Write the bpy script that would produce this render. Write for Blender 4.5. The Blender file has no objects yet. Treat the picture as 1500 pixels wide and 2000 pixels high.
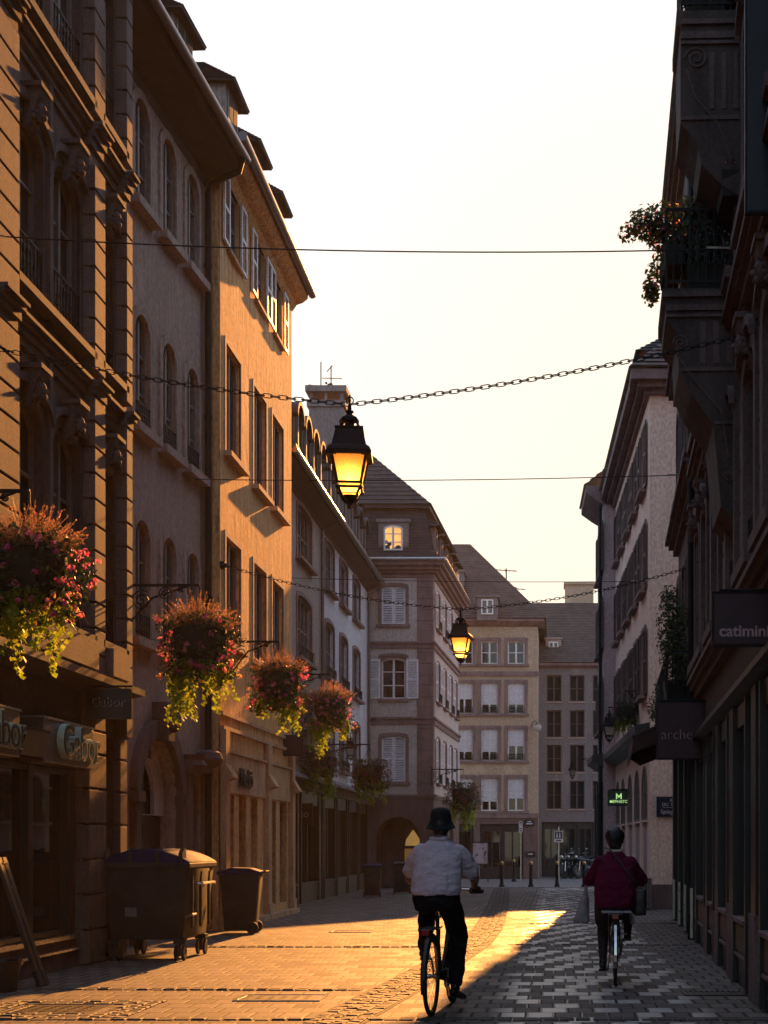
import bpy, bmesh, math, random
from math import sin, cos, pi, radians, sqrt
from mathutils import Vector, Matrix
random.seed(7)
SC = bpy.context.scene
COL = SC.collection
# ------------------------------------------------------------------ camera
F, VX, VY, CH = 2800.0, 1085.0, 1650.0, 1.43      # focal length and vanishing point in photo pixels, eye height
cam_d = bpy.data.cameras.new("camera"); cam = bpy.data.objects.new("camera", cam_d); COL.objects.link(cam)
cam.location = (0, 0, CH); cam.rotation_euler = (radians(90), 0, 0)
cam_d.sensor_fit = 'VERTICAL'; cam_d.sensor_height = 36.0; cam_d.lens = F/2000*36
cam_d.shift_x = (750-VX)/2000; cam_d.shift_y = (VY-1000)/2000
cam_d.clip_end = 2000; cam_d.clip_start = 0.1
SC.camera = cam
# ------------------------------------------------------------------ sky and sun
SUN_EL, SUN_AZ = radians(18.9), radians(4.2)       # azimuth measured from +Y towards +X
W = bpy.data.worlds.new("World"); SC.world = W; W.use_nodes = True
wn = W.node_tree; wn.nodes.clear()
wo = wn.nodes.new("ShaderNodeOutputWorld"); bg = wn.nodes.new("ShaderNodeBackground")
sky = wn.nodes.new("ShaderNodeTexSky"); sky.sky_type = 'NISHITA'; sky.sun_disc = False
sky.sun_elevation = SUN_EL; sky.sun_rotation = SUN_AZ
sky.air_density = 1.0; sky.dust_density = 1.2; sky.ozone_density = 1.0; sky.altitude = 150
hs = wn.nodes.new("ShaderNodeHueSaturation"); hs.inputs['Saturation'].default_value = 0.82
wn.links.new(sky.outputs[0], hs.inputs['Color'])
# hazy morning air evens the sky out: radiance levels off towards SKY_CAP instead of peaking round the sun
SKY_CAP = 1.62
lum = wn.nodes.new("ShaderNodeRGBToBW"); wn.links.new(hs.outputs[0], lum.inputs[0])
def wmath(op, a, b=None):
    n = wn.nodes.new("ShaderNodeMath"); n.operation = op
    for i, v in enumerate((a, b)):
        if v is None: continue
        if isinstance(v, (int, float)): n.inputs[i].default_value = v
        else: wn.links.new(v, n.inputs[i])
    return n.outputs[0]
lm = wmath('MAXIMUM', lum.outputs[0], 1e-4)
k = wmath('DIVIDE', wmath('MULTIPLY', wmath('SUBTRACT', 1.0, wmath('EXPONENT', wmath('DIVIDE', wmath('MULTIPLY', lm, -1.0), SKY_CAP))), SKY_CAP), lm)
vm = wn.nodes.new("ShaderNodeVectorMath"); vm.operation = 'SCALE'; wn.links.new(hs.outputs[0], vm.inputs[0]); wn.links.new(k, vm.inputs['Scale'])
wn.links.new(vm.outputs[0], bg.inputs[0])
bg.inputs[1].default_value = 0.15
wn.links.new(bg.outputs[0], wo.inputs[0])
sun_d = bpy.data.lights.new("sun", 'SUN'); sun = bpy.data.objects.new("sun", sun_d); COL.objects.link(sun)
sun_d.energy = 3.0; sun_d.angle = radians(0.5); sun_d.color = (1.0, 0.40, 0.09)
sd = Vector((sin(SUN_AZ)*cos(SUN_EL), cos(SUN_AZ)*cos(SUN_EL), sin(SUN_EL)))
sun.rotation_euler = sd.to_track_quat('Z', 'Y').to_euler(); sun.location = sd*60
SC.view_settings.view_transform = 'Standard'; SC.view_settings.look = 'None'
SC.view_settings.exposure = 2.2; SC.view_settings.gamma = 1.0; SC.view_settings.use_curve_mapping = False
SC.cycles.max_bounces = 6; SC.cycles.diffuse_bounces = 3; SC.cycles.glossy_bounces = 3
SC.cycles.transmission_bounces = 4; SC.cycles.transparent_max_bounces = 6
SC.cycles.sample_clamp_indirect = 4.0
SC.cycles.use_denoising = True
# ------------------------------------------------------------------ measuring: photo pixel -> metres
def gd(y): return F*CH/(y-VY)                       # distance of a ground point seen at photo row y
def px(x, d): return (x-VX)*d/F
def pz(y, d): return CH+(VY-y)*d/F
def dx(x, X): return X*F/(x-VX)                     # distance along a facade standing at X
# ------------------------------------------------------------------ materials
def nd(nt, typ, **kw):
    n = nt.nodes.new(typ)
    for k, v in kw.items():
        if k in n.inputs: n.inputs[k].default_value = v
        else: setattr(n, k, v)
    return n
def new_mat(name):
    m = bpy.data.materials.new(name); m.use_nodes = True
    nt = m.node_tree; b = nt.nodes['Principled BSDF']
    return m, nt, b
def ramp(nt, fac, stops):
    r = nt.nodes.new('ShaderNodeValToRGB'); e = r.color_ramp.elements
    e[0].position, e[0].color = stops[0][0], (*stops[0][1], 1)
    e[1].position, e[1].color = stops[-1][0], (*stops[-1][1], 1)
    for p, c in stops[1:-1]:
        k = e.new(p); k.color = (*c, 1)
    nt.links.new(fac, r.inputs[0]); return r.outputs[0]
def coords(nt, scale=(1, 1, 1)):
    tc = nt.nodes.new('ShaderNodeTexCoord'); mp = nt.nodes.new('ShaderNodeMapping')
    mp.inputs['Scale'].default_value = scale
    nt.links.new(tc.outputs['Object'], mp.inputs[0]); return mp.outputs[0]
def noise(nt, vec, scale, detail=4, rough=.6):
    n = nd(nt, 'ShaderNodeTexNoise', Scale=scale, Detail=detail, Roughness=rough)
    nt.links.new(vec, n.inputs['Vector']); return n.outputs['Fac']
def mixc(nt, fac, a, b, mode='MIX'):
    m = nt.nodes.new('ShaderNodeMix'); m.data_type = 'RGBA'; m.blend_type = mode
    if isinstance(fac, (int, float)): m.inputs[0].default_value = fac
    else: nt.links.new(fac, m.inputs[0])
    for i, c in ((6, a), (7, b)):
        if isinstance(c, tuple): m.inputs[i].default_value = (*c, 1)
        else: nt.links.new(c, m.inputs[i])
    return m.outputs[2]
def bump(nt, b, h, strength=.3, dist=.02):
    bp = nd(nt, 'ShaderNodeBump', Strength=strength, Distance=dist)
    nt.links.new(h, bp.inputs['Height']); nt.links.new(bp.outputs[0], b.inputs['Normal'])
def sc(c, k): return tuple(min(1, x*k) for x in c)
def plaster(name, c, streak=.5, rough=.9, bstr=.35):
    m, nt, b = new_mat(name)
    n1 = noise(nt, coords(nt, (6, 6, .35)), 2.2, 8, .68)          # vertical rain streaks
    n2 = noise(nt, coords(nt), 1.1, 6, .65)                        # large patches
    n3 = noise(nt, coords(nt, (1, 1, .55)), 20, 6, .7)             # grain
    n4 = noise(nt, coords(nt, (1, 1, .7)), 4.5, 5, .6)             # trowelled unevenness
    c1 = ramp(nt, n1, [(.36, sc(c, 1-.75*streak)), (.50, c), (.66, sc(c, 1+.6*streak))])
    c2 = mixc(nt, .38, c1, ramp(nt, n2, [(.32, sc(c, 1-.55*streak)), (.5, sc(c, .9)), (.7, sc(c, 1.25))]))
    c3 = mixc(nt, .34, c2, ramp(nt, n3, [(.38, sc(c, .25)), (.62, sc(c, 1.6))]))
    pt = ramp(nt, noise(nt, coords(nt, (1, 1, .8)), .75, 7, .62), [(.585, (0, 0, 0)), (.60, (1, 1, 1))]); c3 = mixc(nt, pt, c3, mixc(nt, .45, c3, sc(c, 1.35)))   # patched render
    st = ramp(nt, noise(nt, coords(nt, (5, 5, .12)), 1.7, 5), [(.60, (0, 0, 0)), (.72, (1, 1, 1))])   # dirt runs
    c3 = mixc(nt, st, c3, mixc(nt, .5*streak, c3, sc(c, .3)))
    nt.links.new(c3, b.inputs['Base Color']); b.inputs['Roughness'].default_value = rough
    b.inputs['Specular IOR Level'].default_value = .2
    h = nd(nt, 'ShaderNodeMath', operation='MULTIPLY_ADD'); nt.links.new(n4, h.inputs[0]); h.inputs[1].default_value = 2.2
    h2 = nd(nt, 'ShaderNodeMath', operation='MULTIPLY_ADD'); nt.links.new(n1, h2.inputs[0]); h2.inputs[1].default_value = 1.6; nt.links.new(n3, h2.inputs[2]); nt.links.new(h2.outputs[0], h.inputs[2])
    bump(nt, b, h.outputs[0], bstr, .016); return m
def stone(name, c, rough=.85):
    m, nt, b = new_mat(name)
    n1 = noise(nt, coords(nt, (1, 1, .35)), 3.5, 7, .65); n2 = noise(nt, coords(nt), 30, 5, .7)
    c1 = ramp(nt, n1, [(.32, sc(c, .45)), (.5, c), (.70, sc(c, 1.45))])
    c2 = mixc(nt, .38, c1, ramp(nt, n2, [(.35, sc(c, .35)), (.65, sc(c, 1.5))]))
    nt.links.new(c2, b.inputs['Base Color']); b.inputs['Roughness'].default_value = rough
    b.inputs['Specular IOR Level'].default_value = .25
    bump(nt, b, n2, .4, .01); return m
def simple(name, c, rough=.6, metal=0.0, var=.25, scale=12, spec=.5, bstr=0.15):
    m, nt, b = new_mat(name)
    n = noise(nt, coords(nt), scale, 5)
    nt.links.new(ramp(nt, n, [(.25, sc(c, 1-var)), (.75, sc(c, 1+var))]), b.inputs['Base Color'])
    n2 = noise(nt, coords(nt), scale*.6, 4)
    mr = nd(nt, 'ShaderNodeMapRange'); nt.links.new(n2, mr.inputs[0])
    mr.inputs[3].default_value = max(.03, rough-.15); mr.inputs[4].default_value = min(1, rough+.15)
    nt.links.new(mr.outputs[0], b.inputs['Roughness'])
    b.inputs['Metallic'].default_value = metal; b.inputs['Specular IOR Level'].default_value = spec
    if bstr: bump(nt, b, n, bstr, .004)
    return m
def cloth(name, c, folds=.7):
    m, nt, b = new_mat(name)
    n1 = noise(nt, coords(nt, (5, 5, 14)), 1.3, 4, .55); n2 = noise(nt, coords(nt, (9, 9, 3)), 1.5, 3); n3 = noise(nt, coords(nt), 160, 2)
    nt.links.new(mixc(nt, .3, ramp(nt, n1, [(.3, sc(c, .8)), (.7, sc(c, 1.12))]), ramp(nt, n3, [(.3, sc(c, .7)), (.7, sc(c, 1.25))])), b.inputs['Base Color'])
    b.inputs['Roughness'].default_value = .9; b.inputs['Specular IOR Level'].default_value = .15
    h = nd(nt, 'ShaderNodeMath', operation='MULTIPLY_ADD'); nt.links.new(n1, h.inputs[0]); h.inputs[1].default_value = 1.5; nt.links.new(n2, h.inputs[2])
    bump(nt, b, h.outputs[0], folds, .035); return m
def tiles(name, c):
    m, nt, b = new_mat(name)
    v = nd(nt, 'ShaderNodeTexVoronoi', Scale=5.0); nt.links.new(coords(nt, (1, 1, 1.3)), v.inputs['Vector'])
    n = noise(nt, coords(nt), 1.5, 5)
    sp = nd(nt, 'ShaderNodeSeparateColor'); nt.links.new(v.outputs['Color'], sp.inputs[0])
    c1 = ramp(nt, sp.outputs[0], [(0, sc(c, .6)), (1, sc(c, 1.35))])
    nt.links.new(mixc(nt, .5, c1, ramp(nt, n, [(.3, sc(c, .6)), (.7, sc(c, 1.2))])), b.inputs['Base Color'])
    b.inputs['Roughness'].default_value = .75; b.inputs['Specular IOR Level'].default_value = .3
    bump(nt, b, v.outputs['Distance'], .4, .02); return m
def glass(name, c=(.012, .012, .014), rough=.06):
    m, nt, b = new_mat(name)
    n = noise(nt, coords(nt), 1.3, 2)
    nt.links.new(ramp(nt, n, [(.35, sc(c, .5)), (.7, sc(c, 2.0))]), b.inputs['Base Color'])
    b.inputs['Roughness'].default_value = rough; b.inputs['Specular IOR Level'].default_value = .6
    bump(nt, b, noise(nt, coords(nt), 2.0, 1), .05, .02); return m
def leaf(name, c, c2, trans=.55):
    m, nt, b = new_mat(name)
    oi = nd(nt, 'ShaderNodeTexNoise', Scale=9.0, Detail=2.0); nt.links.new(coords(nt), oi.inputs['Vector'])
    col = ramp(nt, oi.outputs['Fac'], [(.35, c), (.65, c2)])
    nt.links.new(col, b.inputs['Base Color']); b.inputs['Roughness'].default_value = .5
    tr = nd(nt, 'ShaderNodeBsdfTranslucent'); nt.links.new(mixc(nt, 1.0, col, (1.0, 1.0, .75), 'MULTIPLY'), tr.inputs[0])
    mx = nd(nt, 'ShaderNodeMixShader'); mx.inputs[0].default_value = trans
    nt.links.new(b.outputs[0], mx.inputs[1]); nt.links.new(tr.outputs[0], mx.inputs[2])
    nt.links.new(mx.outputs[0], nt.nodes['Material Output'].inputs[0]); return m
def emit(name, c, s):
    m, nt, b = new_mat(name)
    n = noise(nt, coords(nt), 6, 3)
    nt.links.new(ramp(nt, n, [(.3, sc(c, .6)), (.7, c)]), b.inputs['Emission Color'])
    b.inputs['Emission Strength'].default_value = s; b.inputs['Base Color'].default_value = (*sc(c, .6), 1)
    return m
M = {}
M['sandstone'] = stone('pink sandstone', (.155, .108, .094))
M['sandwall'] = plaster('brown render', (.10, .078, .075), .6)
M['trim_stone'] = stone('weathered sandstone trim', (.105, .08, .076))  # pilaster sandstone toned darker: shade of cornices and surrounds put into colour
M['dark_stone'] = stone('dark red sandstone', (.15, .095, .085))
M['grey_plaster'] = plaster('grey brown plaster', (.40, .29, .24), .6)
M['ochre'] = plaster('ochre plaster', (.74, .38, .17), 1.2, .9, .85)
M['ochre_trim'] = stone('ochre stone trim', (.52, .31, .18))
M['tan'] = plaster('tan plaster', (.36, .29, .25), .4)
M['white_wall'] = plaster('white plaster', (.60, .57, .60), .3)
M['cream'] = plaster('cream plaster', (.52, .44, .40), .3)
M['beige'] = plaster('beige plaster', (.44, .33, .23), .3)
M['grey_wall'] = plaster('grey plaster', (.20, .172, .168), .4)
M['pink_wall'] = plaster('pink plaster', (.86, .61, .50), .25)
M['mauve_wall'] = plaster('mauve plaster', (.42, .33, .33), .25)
M['brown_stone'] = stone('brown corner stone', (.22, .15, .14))
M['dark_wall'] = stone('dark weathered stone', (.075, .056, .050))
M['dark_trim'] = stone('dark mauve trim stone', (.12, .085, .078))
M['dark_wood'] = simple('dark painted wood', (.018, .014, .013), .45)
M['black_wood'] = simple('black painted wood', (.010, .009, .009), .4)
M['brown_wood'] = simple('brown wood', (.05, .028, .02), .5)
M['roof'] = tiles('brown roof tiles', (.10, .065, .05))
M['slate'] = tiles('dark slate', (.055, .045, .043))
M['soffit'] = simple('dark soffit boards', (.045, .033, .028), .8, scale=6)
M['zinc'] = simple('zinc', (.16, .15, .15), .4, .7)
M['iron'] = simple('black wrought iron', (.009, .008, .008), .62, 0.0, spec=.25)
M['steel'] = simple('brushed steel', (.45, .43, .40), .3, .9)
M['frame_w'] = simple('white window frame', (.74, .70, .67), .5)
M['frame_d'] = simple('weathered window frame', (.17, .14, .125), .6)
M['shutter_w'] = simple('pale louvre paint', (.74, .70, .70), .55)
M['shutter_d'] = simple('brown louvre paint', (.075, .045, .04), .55)
M['blind'] = simple('white roller blind', (.62, .60, .62), .7)
M['glass'] = glass('window glass')
M['glass_l'] = glass('pale window glass', (.10, .085, .06), .12)
M['lit_glass'] = emit('lit window', (1.0, .50, .14), .26)
M['shopglass'] = glass('shop glass', (.012, .010, .009), .03)
M['void'] = simple('dark interior', (.006, .005, .005), .9)
M['mint'] = simple('mint lettering', (.45, .58, .44), .4)
M['cream_l'] = simple('cream lettering', (.62, .55, .42), .4)
M['black'] = simple('black lettering', (.006, .006, .006), .4)
M['sign_d'] = simple('dark sign panel', (.045, .045, .04), .5)
M['sign_brown'] = simple('bronze fascia panel', (.13, .10, .085), .35, .2)
M['sign_red'] = simple('dark burgundy sign', (.035, .006, .012), .5)
M['sign_blue'] = simple('navy enamel', (.008, .011, .035), .35)
M['letter_p'] = simple('dusty pink lettering', (.42, .26, .28), .5)
M['letter_w'] = simple('white lettering', (.62, .58, .58), .5)
M['green_sign'] = simple('green sign panel', (.008, .06, .02), .4)
M['green_l'] = emit('lit green lettering', (.55, .9, .35), .2)
M['bin_grey'] = simple('grey bin plastic', (.030, .029, .028), .68, var=.5, scale=4, spec=.3)
M['sticker'] = simple('worn sticker', (.16, .15, .14), .6)
M['bin_blue'] = simple('blue lid plastic', (.012, .014, .07), .8, spec=.2)
M['rubber'] = simple('rubber', (.012, .012, .012), .7)
M['skin'] = simple('skin', (.22, .115, .08), .55, var=.1)
M['shirt'] = cloth('pale lilac shirt', (.62, .53, .58), .7)
M['trousers'] = cloth('dark trousers', (.014, .011, .013))
M['hat'] = simple('black hat felt', (.006, .006, .006), .9)
M['jacket'] = cloth('burgundy jacket', (.125, .010, .034), .7)
M['petal_dim'] = leaf('dark magenta petals', (.16, .02, .07), (.24, .05, .12), .4)  # basket petals with their shade put into the colour
M['skirt'] = simple('dark skirt', (.02, .008, .012), .9)
M['stocking'] = simple('dark stockings', (.03, .018, .017), .8)
M['hair'] = simple('dark brown hair', (.014, .009, .008), .5, scale=60)
M['shoe'] = simple('black leather', (.008, .007, .007), .4)
M['bag_w'] = simple('white plastic bag', (.30, .26, .27), .5)
M['chrome'] = simple('chrome', (.55, .53, .5), .15, 1.0)
M['bike_dark'] = simple('dark bike enamel', (.02, .018, .02), .3)
M['red_lens'] = simple('red reflector', (.25, .01, .01), .2)
M['moto'] = simple('black motorbike paint', (.015, .015, .018), .25)
M['brass'] = simple('brass cap', (.45, .30, .10), .35, .8)
M['leaf_dark'] = leaf('dark green leaves', (.025, .045, .012), (.05, .075, .02), .35)
M['leaf_lime'] = leaf('lime trailing leaves', (.20, .30, .03), (.38, .44, .05), .66)
M['plume'] = leaf('rosy grass plumes', (.48, .22, .17), (.30, .18, .10), .5)
M['leaf_mid'] = leaf('mid green leaves', (.07, .10, .02), (.16, .15, .03), .5)
M['petal_pink'] = leaf('pink petals', (.74, .08, .34), (.86, .32, .52), .6)
M['petal_cream'] = leaf('cream petals', (.75, .48, .22), (.75, .30, .26), .6)
M['moss'] = simple('moss and fibre liner', (.02, .018, .012), .95)
M['manhole'] = simple('cast iron cover', (.05, .04, .035), .45, .6)
M['sett'] = stone('granite setts', (.085, .07, .06), .75)
# ------------------------------------------------------------------ mesh builder
class MB:
    """collects shapes in local metres; sg mirrors the second axis so that +t always points out of a facade"""
    def __init__(s, sg=1): s.v = []; s.f = []; s.sg = sg
    def add(s, vs, fs):
        o = len(s.v); s.v += [tuple(v) for v in vs]; s.f += [tuple(i+o for i in f) for f in fs]; return s
    def box(s, a0, a1, b0, b1, c0, c1):
        vs = [(a, b, c) for a in (a0, a1) for b in (b0, b1) for c in (c0, c1)]
        return s.add(vs, [(0, 1, 3, 2), (4, 6, 7, 5), (0, 4, 5, 1), (2, 3, 7, 6), (0, 2, 6, 4), (1, 5, 7, 3)])
    def poly(s, pts): return s.add(pts, [tuple(range(len(pts)))])
    def prism(s, pts, ext):
        n = len(pts); e = Vector(ext); q = [tuple(Vector(p)+e) for p in pts]
        return s.add(list(pts)+q, [tuple(range(n)), tuple(range(2*n-1, n-1, -1))] + [(i, (i+1) % n, n+(i+1) % n, n+i) for i in range(n)])
    def obox(s, p0, p1, w, h, up=(0, 0, 1)):
        p0, p1 = Vector(p0), Vector(p1); d = (p1-p0).normalized(); u = Vector(up)
        if abs(d.dot(u)) > .98: u = Vector((0, 1, 0))
        a = d.cross(u).normalized(); b = a.cross(d)
        vs = [p+a*(w/2*i)+b*(h/2*j) for p in (p0, p1) for i, j in ((-1, -1), (1, -1), (1, 1), (-1, 1))]
        return s.add(vs, [(0, 1, 2, 3), (7, 6, 5, 4), (0, 4, 5, 1), (1, 5, 6, 2), (2, 6, 7, 3), (3, 7, 4, 0)])
    def tube(s, path, r, n=8, close=False, caps=True):
        P = [Vector(p) for p in path]; m = len(P); rr = r if isinstance(r, (list, tuple)) else [r]*m
        t0 = None; vs = []; fs = []
        for i, p in enumerate(P):
            if close: t = P[(i+1) % m]-P[i-1]
            else: t = P[min(i+1, m-1)]-P[max(i-1, 0)]
            t.normalize()
            if t0 is None:
                a = t.orthogonal().normalized()
            else:
                a = (a-t*a.dot(t));  a = a.normalized() if a.length > 1e-6 else t.orthogonal().normalized()
            t0 = t; b = t.cross(a)
            for k in range(n):
                an = 2*pi*k/n; vs.append(p+(a*cos(an)+b*sin(an))*rr[i])
        for i in range(m if close else m-1):
            j = (i+1) % m
            for k in range(n): fs.append((i*n+k, i*n+(k+1) % n, j*n+(k+1) % n, j*n+k))
        if caps and not close: fs += [tuple(range(n-1, -1, -1)), tuple(range((m-1)*n, m*n))]
        return s.add(vs, fs)
    def lathe(s, c, prof, n=16, axis='z', caps=True, a0=0.0):
        vs = []; m = len(prof)
        for r, h in prof:
            for k in range(n):
                an = a0+2*pi*k/n; x, y = r*cos(an), r*sin(an)
                vs.append((c[0]+x, c[1]+y, c[2]+h) if axis == 'z' else ((c[0]+h, c[1]+x, c[2]+y) if axis == 'x' else (c[0]+x, c[1]+h, c[2]+y)))
        fs = [(i*n+k, i*n+(k+1) % n, (i+1)*n+(k+1) % n, (i+1)*n+k) for i in range(m-1) for k in range(n)]
        if caps: fs += [tuple(range(n-1, -1, -1)), tuple(range((m-1)*n, m*n))]
        return s.add(vs, fs)
    def ball(s, c, r, n=12, m=8, rot=None):
        rx, ry, rz = r if isinstance(r, (tuple, list)) else (r, r, r)
        vs = []; c = Vector(c)
        for i in range(m+1):
            th = pi*i/m
            for k in range(n):
                ph = 2*pi*k/n; p = Vector((rx*sin(th)*cos(ph), ry*sin(th)*sin(ph), rz*cos(th)))
                vs.append(c+(rot @ p if rot else p))
        return s.add(vs, [(i*n+k, (i+1)*n+k, (i+1)*n+(k+1) % n, i*n+(k+1) % n) for i in range(m) for k in range(n)])
    def capsule(s, p0, r0, p1, r1, n=12, sq=1.0, up=(0, 1, 0)):
        """tapered limb, sq squashes the section along 'up'"""
        p0, p1 = Vector(p0), Vector(p1); d = p1-p0; L = d.length; d.normalize()
        u = Vector(up); a = d.cross(u)
        a = a.normalized() if a.length > 1e-4 else d.orthogonal().normalized(); b = d.cross(a)
        rows = [(p0-d*r0*cos(t), r0*sin(t)) for t in (0.02, .5, 1.0)] + [(p0+d*L*k/4, r0+(r1-r0)*k/4) for k in range(5)] + [(p1+d*r1*cos(t), r1*sin(t)) for t in (1.0, .5, .02)]
        vs = [p+(a*cos(2*pi*k/n)+b*sin(2*pi*k/n)*sq)*r for p, r in rows for k in range(n)]
        m = len(rows)
        fs = [(i*n+k, i*n+(k+1) % n, (i+1)*n+(k+1) % n, (i+1)*n+k) for i in range(m-1) for k in range(n)]
        fs += [tuple(range(n-1, -1, -1)), tuple(range((m-1)*n, m*n))]
        return s.add(vs, fs)
    def mesh(s, name, smooth=False, recalc=True, bevel=0, merge=True):
        me = bpy.data.meshes.new(name)
        me.from_pydata([(v[0], v[1]*s.sg, v[2]) for v in s.v], [], s.f)
        bm = bmesh.new(); bm.from_mesh(me)
        if bevel:
            bmesh.ops.recalc_face_normals(bm, faces=bm.faces)
            es = [e for e in bm.edges if len(e.link_faces) == 2 and e.calc_face_angle(0) > .6]
            bmesh.ops.bevel(bm, geom=es, offset=bevel, segments=2, profile=.5, affect='EDGES')
        if recalc: bmesh.ops.recalc_face_normals(bm, faces=bm.faces)
        bm.to_mesh(me); bm.free()
        if smooth:
            for p in me.polygons: p.use_smooth = True
            if smooth != 'all':
                me.set_sharp_from_angle(angle=radians(40))
        return me
    def build(s, name, mat, parent=None, loc=None, smooth=False, recalc=True, bevel=0):
        return link(name, s.mesh(name, smooth, recalc, bevel), mat, parent, loc)
def link(name, me, mat, parent=None, loc=None):
    if mat is not None and not me.materials: me.materials.append(mat)
    o = bpy.data.objects.new(name, me); COL.objects.link(o)
    if parent is not None: o.parent = parent
    if loc is not None: o.location = loc
    return o
def tag(o, label, cat, group=None, kind=None):
    if kind: o['kind'] = kind
    if label: o['label'] = label
    if cat: o['category'] = cat
    if group: o['group'] = group
    return o
def thing(name, label, cat, loc=(0, 0, 0), rz=0.0, group=None):
    o = bpy.data.objects.new(name, None); COL.objects.link(o); o.empty_display_size = .2
    o.location = loc; o.rotation_euler = (0, 0, rz); return tag(o, label, cat, group)
KIDS = {}
def copy_tree(o, parent=None, loc=None):
    c = o.copy(); COL.objects.link(c)
    if parent is not None: c.parent = parent
    if loc is not None: c.location = loc
    for ch in [k for k in bpy.data.objects if k.parent == o] if o.name not in KIDS else KIDS[o.name]:
        copy_tree(ch, c)
    return c
def text_mesh(txt, size, depth=.01, shear=0, bold=0.0, align='CENTER', space=1.0):
    cu = bpy.data.curves.new('lettering', 'FONT'); cu.body = txt; cu.size = size; cu.extrude = depth
    cu.align_x = align; cu.align_y = 'CENTER'; cu.shear = shear; cu.offset = bold; cu.space_character = space; cu.resolution_u = 4
    o = bpy.data.objects.new('lettering', cu); COL.objects.link(o)
    dg = bpy.context.evaluated_depsgraph_get(); me = bpy.data.meshes.new_from_object(o.evaluated_get(dg))
    bpy.data.objects.remove(o); bpy.data.curves.remove(cu); me.materials.clear(); return me
def fuse(mb, name, voxel=.01, smooth=6, disp=0.0):
    """melts overlapping shapes into one continuous skin"""
    me = mb.mesh(name); o = bpy.data.objects.new(name, me); COL.objects.link(o)
    r = o.modifiers.new('r', 'REMESH'); r.mode = 'VOXEL'; r.voxel_size = voxel; r.use_smooth_shade = True
    if smooth:
        k = o.modifiers.new('s', 'SMOOTH'); k.factor = .5; k.iterations = smooth
    if disp:
        tx = bpy.data.textures.new('folds', 'CLOUDS'); tx.noise_scale = .10; tx.noise_depth = 2
        dm = o.modifiers.new('d', 'DISPLACE'); dm.texture = tx; dm.strength = disp; dm.mid_level = .5
    dg = bpy.context.evaluated_depsgraph_get(); m2 = bpy.data.meshes.new_from_object(o.evaluated_get(dg))
    bpy.data.objects.remove(o)
    for p in m2.polygons: p.use_smooth = True
    return m2
# ------------------------------------------------------------------ facade kit (s along the wall, t out of it, z up)
def arch_pts(a, b, z1, rise, n=12):
    c, h = (a+b)/2, (b-a)/2
    return [(c-h*cos(pi*i/n), z1-rise+rise*sin(pi*i/n)) for i in range(n+1)]
def wall_mb(sg, s0, s1, z0, z1, ops, recess=.25, depth=8.0, t=0.0, back=True):
    """a wall with real openings; ops = (a, b, za, zb, arch rise)"""
    mb = MB(sg)
    ss = sorted({s0, s1, *[o[0] for o in ops], *[o[1] for o in ops]}); zs = sorted({z0, z1, *[o[2] for o in ops], *[o[3] for o in ops]})
    for i in range(len(ss)-1):
        for j in range(len(zs)-1):
            cs, cz = (ss[i]+ss[i+1])/2, (zs[j]+zs[j+1])/2
            if any(o[0] < cs < o[1] and o[2] < cz < o[3] for o in ops): continue
            mb.poly([(ss[i], t, zs[j]), (ss[i+1], t, zs[j]), (ss[i+1], t, zs[j+1]), (ss[i], t, zs[j+1])])
    for o in ops:
        a, b, za, zb = o[:4]; rise = o[4] if len(o) > 4 else 0
        rc = o[5] if len(o) > 5 else recess
        if rise:
            pts = arch_pts(a, b, zb, rise)
            for i in range(len(pts)-1):
                (xa, ya), (xb, yb) = pts[i], pts[i+1]
                mb.poly([(xa, t, ya), (xb, t, yb), (xb, t, zb), (xa, t, zb)])
                mb.poly([(xa, t, ya), (xb, t, yb), (xb, t-rc, yb), (xa, t-rc, ya)])
        else:
            mb.poly([(a, t, zb), (b, t, zb), (b, t-rc, zb), (a, t-rc, zb)])
        zt = zb-rise
        mb.poly([(a, t, za), (a, t, zt), (a, t-rc, zt), (a, t-rc, za)])
        mb.poly([(b, t, za), (b, t, zt), (b, t-rc, zt), (b, t-rc, za)])
        mb.poly([(a, t, za), (b, t, za), (b, t-rc, za), (a, t-rc, za)])
    if back:
        D = t-depth
        mb.poly([(s0, t, z0), (s0, D, z0), (s0, D, z1), (s0, t, z1)]); mb.poly([(s1, t, z0), (s1, D, z0), (s1, D, z1), (s1, t, z1)])
        mb.poly([(s0, D, z0), (s1, D, z0), (s1, D, z1), (s0, D, z1)]); mb.poly([(s0, t, z1), (s1, t, z1), (s1, D, z1), (s0, D, z1)])
        rm = max([o[5] if len(o) > 5 else recess for o in ops] or [0])+.02
        mb.poly([(s0, t-rm, z0), (s1, t-rm, z0), (s1, t-rm, z1), (s0, t-rm, z1)])
    return mb
def frame_bars(mb, w, h, rise, t, bw=.05, cols=2, rows=3, th=.05):
    mb.box(-w/2, -w/2+bw, t, t+th, 0, h-rise); mb.box(w/2-bw, w/2, t, t+th, 0, h-rise); mb.box(-w/2+bw, w/2-bw, t, t+th, 0, bw)
    if rise:
        P = arch_pts(-w/2, w/2, h, rise, 10); Q = arch_pts(-w/2+bw, w/2-bw, h-bw, max(.02, rise-bw*.3), 10)
        for i in range(10):
            mb.prism([(P[i][0], t, P[i][1]), (P[i+1][0], t, P[i+1][1]), (Q[i+1][0], t, Q[i+1][1]), (Q[i][0], t, Q[i][1])], (0, th, 0))
    else: mb.box(-w/2+bw, w/2-bw, t, t+th, h-bw, h)
    for i in range(1, cols):
        x = -w/2+w*i/cols; k = bw*.7 if cols == 2 else bw*.4
        mb.box(x-k, x+k, t+.003, t+th+.012, bw, h-bw if not rise else h-rise*.25)
    for j in range(1, rows):
        z = h*j/rows; mb.box(-w/2+bw, w/2-bw, t+.006, t+th-.008, z-bw*.3, z+bw*.3)
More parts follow.
